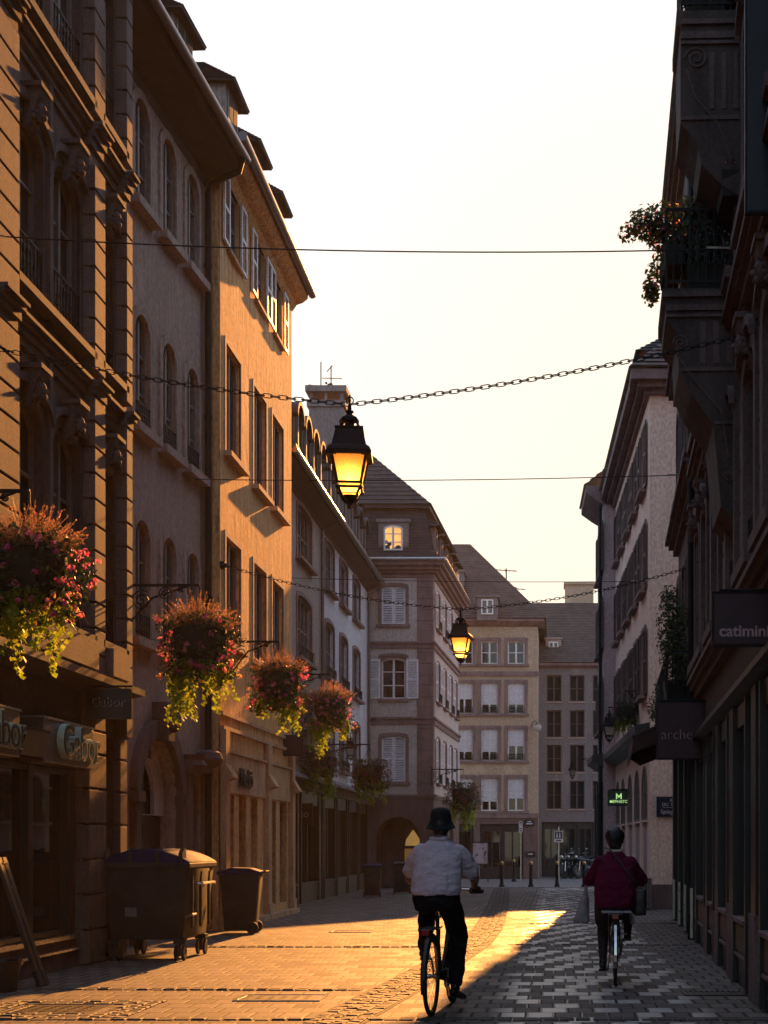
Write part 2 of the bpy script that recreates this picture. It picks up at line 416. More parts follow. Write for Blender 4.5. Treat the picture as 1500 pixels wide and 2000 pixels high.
def louvre(mb, w, h, x0, z0, t, th=.035):
    """one louvred shutter leaf, lower left corner (x0,z0)"""
    b = .055
    mb.box(x0, x0+b, t, t+th, z0, z0+h); mb.box(x0+w-b, x0+w, t, t+th, z0, z0+h)
    for z in (z0, z0+h*.5-b/2, z0+h-b): mb.box(x0+b, x0+w-b, t+.001, t+th-.001, z, z+b)
    n = max(6, int(h/.06))
    for i in range(n):
        z = z0+b+(h-2*b)*(i+.5)/n
        mb.add([(x0+b, t+.004, z+.022), (x0+w-b, t+.004, z+.022), (x0+w-b, t+th-.004, z-.012), (x0+b, t+th-.004, z-.012)], [(0, 1, 2, 3)])
        mb.add([(x0+b, t+.004, z+.03), (x0+w-b, t+.004, z+.03), (x0+w-b, t+th-.004, z-.004), (x0+b, t+th-.004, z-.004)], [(0, 1, 2, 3)])
def railing_mb(sg, w, h, t, n=9, curls=True):
    mb = MB(sg)
    mb.box(-w/2, w/2, t-.012, t+.012, h-.025, h); mb.box(-w/2, w/2, t-.01, t+.01, .04, .06)
    for i in range(n+1):
        x = -w/2+w*i/n; mb.box(x-.008, x+.008, t-.007, t+.007, 0, h-.02)
        if curls and i < n:
            c = x+w/n/2; r = w/n*.42
            mb.tube([(c+r*cos(a), t, h*.5+r*1.6*sin(a)) for a in [2*pi*k/10 for k in range(10)]], .008, 5, close=True)
    return mb
def window(sg, parent, w, h, rise=0, recess=.22, sur=None, sur_mat=None, cols=2, rows=3, frame='frame_d', pane='glass', sill=None,
           shut=None, rail=None, key=False, blind=0.0, hood=0.0):
    """prototype at s=0, z=0 of its facade; returns the part (stone surround or casement) with its sub-parts"""
    fb = MB(sg); frame_bars(fb, w, h, rise, -recess+.015, .05, cols, rows)
    if sur:
        sw, sp = sur; mb = MB(sg)
        mb.box(-w/2-sw, -w/2, -.02, sp, 0, h-rise); mb.box(w/2, w/2+sw, -.02, sp, 0, h-rise)
        if rise:
            P = arch_pts(-w/2, w/2, h, rise, 12); Q = arch_pts(-w/2-sw, w/2+sw, h+sw, rise+.0, 12)
            Q[0] = (-w/2-sw, h-rise); Q[-1] = (w/2+sw, h-rise)
            for i in range(12):
                mb.prism([(P[i][0], -.02, P[i][1]), (P[i+1][0], -.02, P[i+1][1]), (Q[i+1][0], -.02, Q[i+1][1]), (Q[i][0], -.02, Q[i][1])], (0, sp+.02, 0))
        else: mb.box(-w/2-sw, w/2+sw, -.02, sp, h, h+sw)
        if hood:
            if rise:
                P = arch_pts(-w/2-sw-.04, w/2+sw+.04, h+sw+.02, rise, 12)
                mb.prism([(x, sp, z) for x, z in P]+[(x*1.0, sp, z+.09) for x, z in reversed(P)], (0, hood, 0))
            else: mb.box(-w/2-sw-.06, w/2+sw+.06, sp, sp+hood, h+sw, h+sw+.1)
        root = mb.build('window', sur_mat, parent); fr = fb.build('frame', M[frame], root)
    else:
        root = fb.build('window', M[frame], parent)
    pb = MB(sg)
    if rise: pb.poly([(-w/2, -recess+.008, 0), (w/2, -recess+.008, 0)] + [(x, -recess+.008, z) for x, z in reversed(arch_pts(-w/2, w/2, h, rise))])
    else: pb.poly([(-w/2, -recess+.008, 0), (w/2, -recess+.008, 0), (w/2, -recess+.008, h), (-w/2, -recess+.008, h)])
    pb.build('pane', M[pane], root)
    if blind:
        b = MB(sg); n = 14; zb = h*(1-blind)
        for i in range(n):
            za = zb+(h-zb)*i/n; zc = zb+(h-zb)*(i+1)/n
            b.box(-w/2+.01, w/2-.01, -recess+.075, -recess+.095, za, zc-.006)
        b.build('roller_blind', M['blind'], root)
    if sill:
        p, hgt, mat = sill; sb = MB(sg); e = (sur[0] if sur else 0)+.05
        sb.box(-w/2-e, w/2+e, -recess+.03, p, -hgt, -.004); sb.build('sill', mat, root)
    if shut:
        kind, mat = shut
        for i in (0, 1):
            b = MB(sg)
            if kind == 'closed': louvre(b, w/2-.012, h-.03-(rise*.0), -w/2+.006 if i == 0 else .006, .015, -.07)
            else: louvre(b, w/2, h-rise*.5, -w-.03 if i == 0 else w/2+.03, 0, .03)
            b.build('shutter', mat, root)
    if rail:
        rh, rt = rail; railing_mb(sg, w, rh, rt).build('railing', M['iron'], root)
    if key:
        k = MB(sg)
        prof = [(0, h-.14), (.05, h-.14), (.10, h-.08), (.09, h-.02), (.13, h+.04), (.15, h+.14), (.20, h+.20), (.21, h+.27), (0, h+.27)]
        k.prism([(-.12, t_, z_) for t_, z_ in prof], (.24, 0, 0)); k.box(-.17, .17, 0, .23, h+.27, h+.32)
        k.ball((0, .15, h+.07), (.075, .075, .105), 14, 10); k.ball((0, .225, h+.055), (.016, .03, .03), 8, 6); k.ball((0, .19, h+.0), (.05, .04, .04), 10, 6)
        for q in (-1, 1):
            k.ball((q*.03, .212, h+.09), (.016, .014, .012), 8, 6)
            for j in range(4): k.ball((q*(.075+.01*(j % 2)), .13-.01*j, h+.15-.055*j), (.03, .05, .034), 8, 6)
        for j in range(5): k.ball((-.07+.035*j, .15, h+.17+.012*(j % 2)), (.026, .05, .03), 8, 6)
        k.build('keystone', sur_mat, root, smooth=True)
    return root
def place(proto, s, z, first):
    """put a prototype window at (s,z); later calls copy it with its sub-parts"""
    if first.get(proto.name):
        return copy_tree(proto, proto.parent, (s, 0, z))
    first[proto.name] = True; KIDS[proto.name] = [k for k in bpy.data.objects if k.parent == proto]
    proto.location = (s, 0, z); return proto
USED = {}
def tile_rows(mb, e0, e1, r0, r1, rows=10, lift=.05):
    """overlapping courses of tiles between an eave line and a ridge line"""
    e0, e1, r0, r1 = map(Vector, (e0, e1, r0, r1)); n = (e1-e0).cross(r0-e0)
    if n.length < 1e-6: n = (e1-e0).cross(r1-e0)
    n.normalize(); n = n if n.z > 0 else -n
    for i in range(rows):
        a, b = i/rows, (i+1)/rows
        p, q, u, v = e0.lerp(r0, a), e1.lerp(r1, a), e1.lerp(r1, b), e0.lerp(r0, b)
        lo = n*lift
        mb.add([p, q, u, v, p+lo, q+lo, u+lo*.25, v+lo*.25], [(0, 1, 2, 3), (4, 7, 6, 5), (0, 4, 5, 1), (0, 3, 7, 4), (1, 5, 6, 2)])
    return mb
# ================================================================== setting: ground
def ground_mat():
    m, nt, b = new_mat('stone paving')
    tc = nt.nodes.new('ShaderNodeTexCoord')
    nz = nd(nt, 'ShaderNodeTexNoise', Scale=1.2, Detail=2.0); nt.links.new(tc.outputs['Object'], nz.inputs['Vector'])
    wob = nd(nt, 'ShaderNodeVectorMath', operation='MULTIPLY_ADD'); nt.links.new(nz.outputs['Color'], wob.inputs[0])
    wob.inputs[1].default_value = (.03, .03, 0); nt.links.new(tc.outputs['Object'], wob.inputs[2])
    br = nd(nt, 'ShaderNodeTexBrick', Scale=1.0); nt.links.new(wob.outputs[0], br.inputs['Vector'])
    br.offset = .5; br.offset_frequency = 2; br.squash = 1.0; br.squash_frequency = 2
    br.inputs['Color1'].default_value = (0, 0, 0, 1); br.inputs['Color2'].default_value = (1, 1, 1, 1); br.inputs['Mortar'].default_value = (.5, .5, .5, 1)
    br.inputs['Mortar Size'].default_value = .018; br.inputs['Mortar Smooth'].default_value = .3
    br.inputs['Brick Width'].default_value = .23; br.inputs['Row Height'].default_value = .34
    rnd = nd(nt, 'ShaderNodeSeparateColor'); nt.links.new(br.outputs['Color'], rnd.inputs[0]); rnd = rnd.outputs[0]
    # sky gleam painted as paler, smoother stones in a strip right of centre
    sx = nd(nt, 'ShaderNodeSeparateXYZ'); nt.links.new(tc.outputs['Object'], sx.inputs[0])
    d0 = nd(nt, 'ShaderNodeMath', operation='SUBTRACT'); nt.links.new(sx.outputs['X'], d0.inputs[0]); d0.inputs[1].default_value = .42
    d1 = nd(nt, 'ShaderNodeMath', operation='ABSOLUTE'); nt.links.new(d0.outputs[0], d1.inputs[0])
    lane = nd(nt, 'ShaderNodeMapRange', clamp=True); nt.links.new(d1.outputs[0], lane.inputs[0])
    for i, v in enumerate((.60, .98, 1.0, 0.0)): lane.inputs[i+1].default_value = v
    n1 = noise(nt, tc.outputs['Object'], .7, 3); n2 = noise(nt, tc.outputs['Object'], 34, 6, .7); n3 = noise(nt, tc.outputs['Object'], 4, 4)
    base = ramp(nt, rnd, [(0, (.085, .066, .056)), (.5, (.145, .115, .098)), (1, (.22, .18, .155))])
    base = mixc(nt, .45, base, ramp(nt, n1, [(.3, (.08, .064, .054)), (.7, (.19, .155, .135))]))
    base = mixc(nt, .45, base, ramp(nt, n2, [(.36, (.03, .024, .02)), (.66, (.32, .26, .225))]), 'MIX')
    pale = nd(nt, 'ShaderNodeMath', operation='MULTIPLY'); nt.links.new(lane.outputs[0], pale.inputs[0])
    def mt(op, a, b_=None):
        n = nt.nodes.new('ShaderNodeMath'); n.operation = op
        for i, v in enumerate((a, b_)):
            if v is None: continue
            if isinstance(v, (int, float)): n.inputs[i].default_value = v
            else: nt.links.new(v, n.inputs[i])
        return n.outputs[0]
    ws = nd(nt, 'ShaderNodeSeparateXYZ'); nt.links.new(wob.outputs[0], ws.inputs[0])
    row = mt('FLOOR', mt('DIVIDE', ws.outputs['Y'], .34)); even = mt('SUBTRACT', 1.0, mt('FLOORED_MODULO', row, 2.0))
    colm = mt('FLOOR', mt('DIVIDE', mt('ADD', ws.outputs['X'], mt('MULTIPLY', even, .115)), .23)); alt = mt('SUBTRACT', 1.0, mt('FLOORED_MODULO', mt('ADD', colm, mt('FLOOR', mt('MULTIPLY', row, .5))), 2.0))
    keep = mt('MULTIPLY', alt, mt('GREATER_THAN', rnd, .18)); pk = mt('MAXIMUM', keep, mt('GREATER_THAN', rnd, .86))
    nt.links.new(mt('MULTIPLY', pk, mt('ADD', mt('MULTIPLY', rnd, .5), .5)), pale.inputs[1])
    col = mixc(nt, pale.outputs[0], base, mixc(nt, n3, (.60, .56, .52), (.80, .75, .70)))  # sky reflection put into the base colour of these stones
    dirt = ramp(nt, noise(nt, tc.outputs['Object'], 1.9, 7, .7), [(.56, (0, 0, 0)), (.70, (1, 1, 1))]); col = mixc(nt, dirt, col, mixc(nt, .55, col, (.04, .033, .028)))
    gum = nd(nt, 'ShaderNodeTexVoronoi', Scale=1.7); nt.links.new(tc.outputs['Object'], gum.inputs['Vector']); gk = ramp(nt, gum.outputs['Distance'], [(.045, (1, 1, 1)), (.06, (0, 0, 0))]); col = mixc(nt, gk, col, (.03, .026, .024))
    col = mixc(nt, br.outputs['Fac'], col, (.022, .018, .015))
    nt.links.new(col, b.inputs['Base Color'])
    # polish varies at random; stones of the painted gleam are smoothest
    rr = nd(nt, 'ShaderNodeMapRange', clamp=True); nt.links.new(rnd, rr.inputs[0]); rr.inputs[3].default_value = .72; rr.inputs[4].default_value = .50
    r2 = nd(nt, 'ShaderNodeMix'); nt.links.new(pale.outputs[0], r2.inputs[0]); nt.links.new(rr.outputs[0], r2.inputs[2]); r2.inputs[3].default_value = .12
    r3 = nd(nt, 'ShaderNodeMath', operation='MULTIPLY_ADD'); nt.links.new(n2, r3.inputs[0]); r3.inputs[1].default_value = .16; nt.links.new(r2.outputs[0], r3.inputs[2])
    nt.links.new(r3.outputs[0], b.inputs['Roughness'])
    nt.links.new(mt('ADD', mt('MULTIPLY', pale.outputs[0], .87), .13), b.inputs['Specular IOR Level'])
    hm = nd(nt, 'ShaderNodeMath', operation='MULTIPLY_ADD'); nt.links.new(br.outputs['Fac'], hm.inputs[0]); hm.inputs[1].default_value = -1.0
    h2 = nd(nt, 'ShaderNodeMath', operation='MULTIPLY_ADD'); nt.links.new(n2, h2.inputs[0]); h2.inputs[1].default_value = .35
    h3 = nd(nt, 'ShaderNodeMath', operation='MULTIPLY_ADD'); nt.links.new(rnd, h3.inputs[0]); h3.inputs[1].default_value = .35; nt.links.new(h2.outputs[0], h3.inputs[2])
    h4 = nd(nt, 'ShaderNodeMath', operation='MULTIPLY_ADD'); nt.links.new(n3, h4.inputs[0]); h4.inputs[1].default_value = .4; nt.links.new(h3.outputs[0], h4.inputs[2])
    nt.links.new(h4.outputs[0], hm.inputs[2])
    bump(nt, b, hm.outputs[0], .55, .012); return m
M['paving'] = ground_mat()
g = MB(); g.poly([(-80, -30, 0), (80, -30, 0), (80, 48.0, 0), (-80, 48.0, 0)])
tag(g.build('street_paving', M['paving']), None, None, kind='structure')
g = MB(); g.poly([(-400, 48.0, 0), (400, 48.0, 0), (400, 900, 0), (-400, 900, 0)])
M['cross_paving'] = stone('square paving', (.20, .18, .17), .55)
tag(g.build('cross_street', M['cross_paving']), None, None, kind='structure')
def setts(name, path, width, across, step, seed=1, h=.012):
    """strip of small granite setts along a path, every stone with its own tilt"""
    rn = random.Random(seed); mb = MB(); P = [Vector((*p, 0)) for p in path]; L = 0
    seg = [(P[i], P[i+1]) for i in range(len(P)-1)]; w = width/across
    for a, b in seg:
        d = (b-a); ln = d.length; d.normalize(); nrm = Vector((d.y, -d.x, 0)); k = int(ln/step)
        for i in range(k):
            for j in range(across):
                c = a+d*((i+.5)*ln/k)+nrm*((j-across/2+.5)*w)+Vector((rn.uniform(-1, 1), rn.uniform(-1, 1), 0))*w*.06
                hx, hy = w*rn.uniform(.40, .47), ln/k*rn.uniform(.40, .47); z = h+rn.uniform(-.004, .006); tz = rn.uniform(-.004, .004)
                lo = [c+nrm*(sx_*hx)+d*(sy_*hy) for sx_, sy_ in ((-1, -1), (1, -1), (1, 1), (-1, 1))]
                hi = [c+nrm*(sx_*hx*.78)+d*(sy_*hy*.78)+Vector((0, 0, z+tz*sx_)) for sx_, sy_ in ((-1, -1), (1, -1), (1, 1), (-1, 1))]
                mid = [p+Vector((0, 0, z*.6)) for p in lo]
                mb.add(lo+mid+hi, [(0, 1, 5, 4), (1, 2, 6, 5), (2, 3, 7, 6), (3, 0, 4, 7), (4, 5, 9, 8), (5, 6, 10, 9), (6, 7, 11, 10), (7, 4, 8, 11), (8, 9, 10, 11)])
    return mb.build(name, M['sett'], recalc=False)
gp = [(-2.05, 9.5), (-1.78, 11.5), (-1.58, 14), (-1.38, 17), (-1.18, 20.5), (-1.15, 24), (-1.22, 28), (-1.36, 34), (-1.55, 40), (-1.78, 47.5)]
bed = MB()
for i in range(len(gp)-1):
    (xa, ya), (xb, yb) = gp[i], gp[i+1]; bed.poly([(xa-.26, ya, .004), (xa+.26, ya, .004), (xb+.26, yb, .004), (xb-.26, yb, .004)])
M['mortar'] = simple('dark joint sand', (.028, .023, .019), .9)
tag(bed.build('gutter_bed', M['mortar'], recalc=False), None, None, kind='structure')
tag(setts('cobbled_gutter', gp, .46, 4, .13), None, None, kind='structure')
bands = [(11.75, -5.6, 2.0, .14), (14.2, -5.3, -1.9, .16), (20.0, -5.5, -1.5, .16), (20.5, -.7, 1.9, .10), (26.0, -.5, 2.2, .12), (47.6, -3.5, 1.5, .2)]
for i, (y, xa, xb, w) in enumerate(bands):
    tag(setts('cobble_band', [(xa, y), (xb, y+random.uniform(-.15, .15))], w, 1 if w < .15 else 2, .13, seed=i+3, h=.011), None, None, kind='structure')
# sett square with a cover in the left foreground, covers and grates
tag(setts('sett_border', [(-4.75, 11.95), (-3.85, 11.95)], .34, 3, .12, 31), None, None, kind='structure')
tag(setts('sett_border', [(-4.75, 12.95), (-3.85, 12.95)], .30, 3, .12, 32), None, None, kind='structure')
tag(setts('sett_border', [(-4.9, 11.8), (-4.9, 13.1)], .30, 3, .12, 33), None, None, kind='structure')
tag(setts('sett_border', [(-3.7, 11.8), (-3.7, 13.1)], .30, 3, .12, 34), None, None, kind='structure')
def cover(label, x, y, w, l, slots=0):
    mb = MB(); t = thing('manhole_cover' if not slots else 'drain_grate', label, 'manhole cover' if not slots else 'drain', (x, y, 0))
    fr = .035
    for a in ((-w/2, -w/2+fr, -l/2, l/2), (w/2-fr, w/2, -l/2, l/2), (-w/2+fr, w/2-fr, -l/2, -l/2+fr), (-w/2+fr, w/2-fr, l/2-fr, l/2)): mb.box(*a, -.01, .012)
    mb.build('frame', M['steel'] if not slots else M['manhole'], t)
    mb = MB()
    if slots:
        mb.box(-w/2+fr, w/2-fr, -l/2+fr, l/2-fr, -.01, .003)
        for i in range(slots):
            xx = -w/2+fr+(w-2*fr)*(i+.5)/slots; mb.box(xx-.012, xx+.012, -l/2+fr, l/2-fr, .003, .012)
    else:
        mb.box(-w/2+fr, w/2-fr, -l/2+fr, l/2-fr, -.01, .006)
        for i in range(6):
            for j in range(6): mb.box(-w/2+.06+(w-.14)*i/6, -w/2+.06+(w-.14)*i/6+.05, -l/2+.06+(l-.14)*j/6, -l/2+.06+(l-.14)*j/6+.05, .006, .009)
    mb.build('cover_plate', M['manhole'], t)
cover('square iron cover ringed by cobbles, lower left corner of the street', -4.3, 12.45, .75, .7)
cover('steel-rimmed iron cover in the sunlit paving between the bins and the cobbled gutter', -2.55, 13.35, .8, .55)
cover('iron cover in the sunlit paving farther up, left of the man on the bicycle', -3.35, 23.6, .7, .5)
cover('slotted iron drain grate in the shaded paving at lower right', 1.62, 13.75, .8, .42, 14)
# ================================================================== left side: brown stone corner shop house
def left_root(name, label, X, Y, slope=0.0):
    return thing(name, label, 'building', (X, Y, 0), radians(90)-math.atan(slope))
B = left_root('stone_townhouse', 'sandstone house with orange-lit block pilasters and carved keystones above a shoe shop, left edge', -5.70, 11.0)
S = lambda Y: Y-11.0
WA = [13.05, 15.43, 16.68, 18.08]                                        # window axes
ops = []
for y in WA:
    w = .47 if y < 18 else .36
    ops += [(S(y)-w, S(y)+w, 3.95, 6.25, .28), (S(y)-w, S(y)+w, 7.37, 9.25, .28), (S(y)-w, S(y)+w, 10.4, 12.4, .28)]
ops += [(S(13.0), S(16.75), .40, 2.30, 0, .14), (S(17.68), S(18.45), .02, 2.78, 0, .55)]
wall_mb(-1, 0, 7.75, 0, 14.2, ops, .18, 7).build('wall', M['sandwall'], B, recalc=False)
nb = MB(-1); nb.box(-24, -.01, -6, 0, 0, 14.0); nb.build('side_wing', M['sandwall'], B)
for wi, hf in ((.94, 2.30), (.72, 2.30), (.94, 1.88), (.72, 1.88), (.94, 2.0), (.72, 2.0)):
    z = {2.30: 3.95, 1.88: 7.37, 2.0: 10.4}[hf]
    p = window(-1, B, wi, hf, .28, .15, (.11, .025), M['trim_stone'], 2, 3, 'frame_d', 'void', (.17, .09, M['trim_stone']), None, (.62, .0), True, 0, .07)
    for y in [y for y in WA if (y > 18) == (wi < .8)]: place(p, S(y), z, USED)
def pilaster(a, b, z0, z1, proud, hgt=.31, skip=()):
    mb = MB(-1); z = z0; mb.box(a+.02, b-.02, -.05, proud*.55, z0, z1)
    while z < z1-.1:
        if not any(c0 < z+hgt/2 < c1 for c0, c1 in skip): mb.box(a, b, .0, proud, z+.014, min(z1, z+hgt)-.014)
        z += hgt
    return mb
for a, b, z0 in ((14.25, 14.80, 3.6), (17.22, 17.62, 2.8), (18.50, 18.75, 2.8)):
    pilaster(S(a), S(b), z0, 14.2, .17, .31, ((6.7, 7.05), (9.7, 10.15), (3.3, 3.55))).build('pilaster', M['sandstone'], B, bevel=.008)
for q in (15.98, 13.9):
    mb = MB(-1); mb.box(S(q), S(q+.10), -.01, .07, 3.9, 13.9); mb.build('colonnette', M['trim_stone'], B)
pilaster(S(16.98), S(17.62), .0, 2.8, .18, .42).build('pilaster', M['sandstone'], B, bevel=.01)
pilaster(S(18.45), S(18.75), .0, 2.8, .10, .42).build('pilaster', M['dark_stone'], B, bevel=.01)
def moulding(s0, s1, zt, steps, breaks=()):
    mb = MB(-1)
    for i, (t, h) in enumerate(steps):
        mb.box(s0, s1, -.03, t, zt-h-i*.0, zt-(steps[i-1][1] if i else 0))
        for a, b in breaks: mb.box(a-.03, b+.03, t-.002, t+.10, zt-h+.002, zt-(steps[i-1][1] if i else 0)-.002)
    return mb
br = [(S(14.25), S(14.80)), (S(17.22), S(17.62)), (S(18.50), S(18.72))]
for zt in (7.02, 10.11): moulding(0, 7.75, zt, ((.17, .04), (.13, .09), (.08, .18), (.04, .28)), br).build('cornice', M['trim_stone'], B)
mb = MB(-1)                                                               # lit dado panels under the first floor windows
for a, b in ((12.55, 14.1), (14.95, 17.15), (17.72, 18.42)): mb.box(S(a), S(b), 0, .24, 3.52, 3.86)
mb.build('dado_panel', M['sandstone'], B)
cn = MB(-1); cn.prism([(0, .0, 3.50), (0, .36, 3.42), (0, .36, 3.36), (0, .0, 3.28)], (7.62, 0, 0)); cn.box(0, 7.62, .34, .37, 3.35, 3.435)
cn.build('canopy', M['sign_brown'], B)
f = MB(-1)
for a, b in ((13.0, 13.06), (14.5, 14.56), (15.42, 15.56), (16.66, 16.75)): f.box(S(a), S(b), -.13, .03, .40, 2.30)
f.box(S(13.06), S(16.66), -.12, .02, 2.24, 2.30); f.box(S(13.06), S(16.66), -.12, .02, .40, .45)
shop = f.build('shop_window', M['black_wood'], B)
gl = MB(-1); gl.poly([(S(13), -.06, .4), (S(16.75), -.06, .4), (S(16.75), -.06, 2.3), (S(13), -.06, 2.3)]); gl.build('pane', M['shopglass'], shop)
sl = MB(-1); sl.box(S(13.0), S(16.95), -.05, .07, .335, .385); sl.box(S(13.0), S(16.95), .0, .09, .20, .225); sl.build('sill', M['steel'], shop)
pl = MB(-1); pl.box(0, S(16.95), -.02, .06, 0, .20); pl.box(0, S(16.95), -.02, .03, .225, .335); pl.build('plinth', M['dark_stone'], B)
d = MB(-1); d.box(S(17.68), S(18.45), -.54, -.48, .02, 2.78)
dd = d.build('door', M['black_wood'], B); h = MB(-1); h.tube([(S(17.85), -.46, .9), (S(17.85), -.42, .95), (S(17.85), -.42, 1.3), (S(17.85), -.46, 1.35)], .012, 6); h.build('handle', M['steel'], dd)
# shop name boxes and hanging panel
def fascia(label, ya, yb, letters):
    t = thing('shop_sign', label, 'shop sign', (-5.62, ya, 2.30), radians(90)); L = yb-ya
    mb = MB(-1); mb.box(0, L, 0, .26, 0, .46); mb.build('sign_box', M['sign_brown'], t, bevel=.012)
    e = MB(-1); e.box(-.01, L+.01, 0, .275, .463, .485); e.build('top_edge', M['steel'], t)
    for txt, s0, size, mat, dep in letters:
        me = text_mesh(txt, size, .035, 0, .012, 'LEFT', .92)
        o = link('lettering', me, M[mat], t, (s0, -.298, .235)); o.rotation_euler = (radians(90), 0, 0)
        me = text_mesh(txt, size*1.0, .004, 0, -.004, 'LEFT', .92)
        o = link('letter_face', me, M['black'], t, (s0+.004, -.336, .235)); o.rotation_euler = (radians(90), 0, 0)
fascia('bronze fascia box with raised mint letters Gabor, nearer one cut by the left edge', 12.9, 14.35, [('Gabor', .22, .50, 'mint', .03)])
fascia('bronze fascia box with raised mint letters Gabor above the shop window beside the bin', 15.0, 16.62, [('Gabor', .38, .52, 'mint', .03)])
aw = MB(-1); aw.prism([(0, 0, 0), (0, .34, 0), (0, .26, -.28), (0, 0, -.28)], (.64, 0, 0))
t = thing('awning_case', 'black wedge-shaped awning case between the two Gabor fascia boxes', 'awning', (-5.62, 14.355, 2.62), radians(90)); aw.build('case', M['black_wood'], t)
e = MB(-1); e.box(.01, .63, .3, .345, -.03, -.005); e.build('front_bar', M['iron'], t)
t = thing('projecting_sign', 'grey-green square panel reading Gabor in thin letters, hung out from the wall under the canopy', 'shop sign', (-5.30, 17.0, 2.92))
mb = MB(); mb.box(-.26, .27, -.03, .03, 0, .36); mb.build('panel', M['sign_d'], t, bevel=.006)
o = link('lettering', text_mesh('Gabor', .155, .012, 0, .002), M['black'], t, (-.005, -.036, .2)); o.rotation_euler = (radians(90), 0, 0)
o = link('letter_rim', text_mesh('Gabor', .155, .004, 0, .004), M['letter_w'], t, (.001, -.033, .198)); o.rotation_euler = (radians(90), 0, 0)
mb = MB(); mb.tube([(-.4, 0, .39), (.28, 0, .39)], .012, 6); mb.tube([(-.15, 0, .36), (-.15, 0, .39)], .008, 6); mb.tube([(.2, 0, .36), (.2, 0, .39)], .008, 6); mb.build('bracket', M['iron'], t)
# ================================================================== second house: arched windows, deep cove eave
SL2 = .06; Y2 = 18.76; X2 = -5.83-SL2*(23.84-Y2)
B = left_root('arched_window_house', 'shaded grey-brown house with round-headed windows and deep dark eave, left of the ochre house', X2, Y2, SL2)
S = lambda Y: (Y-Y2)*1.0018
L2 = S(23.84)
ax = [S(20.79), S(21.98), S(23.13)]
ops = [(a-.32, a+.32, z0, z1, .31) for a in ax for z0, z1 in ((4.40, 6.13), (7.45, 9.10), (10.67, 12.22))]
ops += [(S(20.52), S(22.38), .02, 3.05, .93, .32), (S(22.95), S(23.55), .02, 2.55, 0, .4)]
wall_mb(-1, 0, L2, 0, 12.6, ops, .14, 7).build('wall', M['grey_plaster'], B, recalc=False)
for hgt, z in ((1.73, 4.40), (1.65, 7.45), (1.55, 10.67)):
    p = window(-1, B, .64, hgt, .31, .11, (.12, .035), M['grey_plaster'], 2, 3, 'frame_d', 'void', (.16, .13, M['grey_plaster']), None, (.38, .02) if hgt > 1.6 else None)
    for a in ax: place(p, a, z, USED)
mb = MB(-1)                                                               # cove soffit
prof = [(0.0, 12.36), (.03, 12.40), (.05, 12.47), (.12, 12.50), (.22, 12.53), (.36, 12.58), (.52, 12.64), (.60, 12.66), (.60, 12.82), (-.6, 12.82), (-.6, 12.36)]
mb.prism([(0, t_, z_) for t_, z_ in prof], (L2-.01, 0, 0)); mb.build('eave', M['soffit'], B)
mb = MB(-1); mb.tube([(-.0, .70, 12.80), (L2+.02, .70, 12.80)], .075, 10); mb.build('gutter', M['zinc'], B, smooth=True)
mb = MB(-1); tile_rows(mb, (0, .66, 12.84), (L2, .66, 12.84), (0, -3.2, 16.6), (L2, -3.2, 16.6), 22); mb.poly([(0, .6, 12.83), (L2, .6, 12.83), (L2, -6.9, 12.62), (0, -6.9, 12.62)]); mb.poly([(0, -3.2, 16.6), (L2, -3.2, 16.6), (L2, -6.9, 12.62), (0, -6.9, 12.62)])
mb.build('roof', M['roof'], B, recalc=False)
def dormer(parent, s, t0, z0, w=.95, h=.95, mat='tan', dep=1.6, ov=.12):
    mb = MB(-1); mb.box(s-w/2, s+w/2, t0-dep, t0, z0, z0+h); d = mb.build('dormer', M[mat], parent)
    fb = MB(-1); fb.box(s-w/2+.1, s+w/2-.1, t0+.002, t0+.03, z0+.12, z0+h-.06); f = fb.build('window', M['frame_d'], d)
    gb = MB(-1); gb.box(s-w/2+.16, s-.03, t0+.031, t0+.036, z0+.2, z0+h-.12); gb.box(s+.03, s+w/2-.16, t0+.031, t0+.036, z0+.2, z0+h-.12); gb.build('pane', M['void'], d)
    rb = MB(-1); a, b = s-w/2-ov, s+w/2+ov; fz, rz = z0+h-.06, z0+h+.50
    tile_rows(rb, (a, t0+ov+.05, fz), (b, t0+ov+.05, fz), (s-.02, t0-.5, rz), (s+.02, t0-.5, rz), 9, .035)
    tile_rows(rb, (a, t0-dep, fz), (a, t0+ov+.05, fz), (s-.02, t0-dep, rz), (s-.02, t0-.5, rz), 9, .035)
    tile_rows(rb, (b, t0+ov+.05, fz), (b, t0-dep, fz), (s+.02, t0-.5, rz), (s+.02, t0-dep, rz), 9, .035)
    rb.prism([(a, t0+ov+.05, fz-.02), (b, t0+ov+.05, fz-.02), (b, t0-dep, fz-.02), (a, t0-dep, fz-.02)], (0, 0, .03))
    rb.build('dormer_roof', M['slate'], d, recalc=False)
for y in (20.35, 22.15): dormer(B, S(y), .18, 13.15)
P0 = Vector((S(23.70), .10, 0))
mb = MB(-1); mb.tube([(P0.x-.1, .70, 12.72), (P0.x, .62, 12.55), (P0.x, .14, 12.36), (P0.x, .10, 12.2), (P0.x, .10, .2)], .055, 10)
for z in (2.6, 5.5, 8.5, 11): mb.tube([(P0.x, .10, z-.03), (P0.x, .10, z+.03)], .068, 10)
mb.build('drainpipe', M['iron'], B, smooth=True)
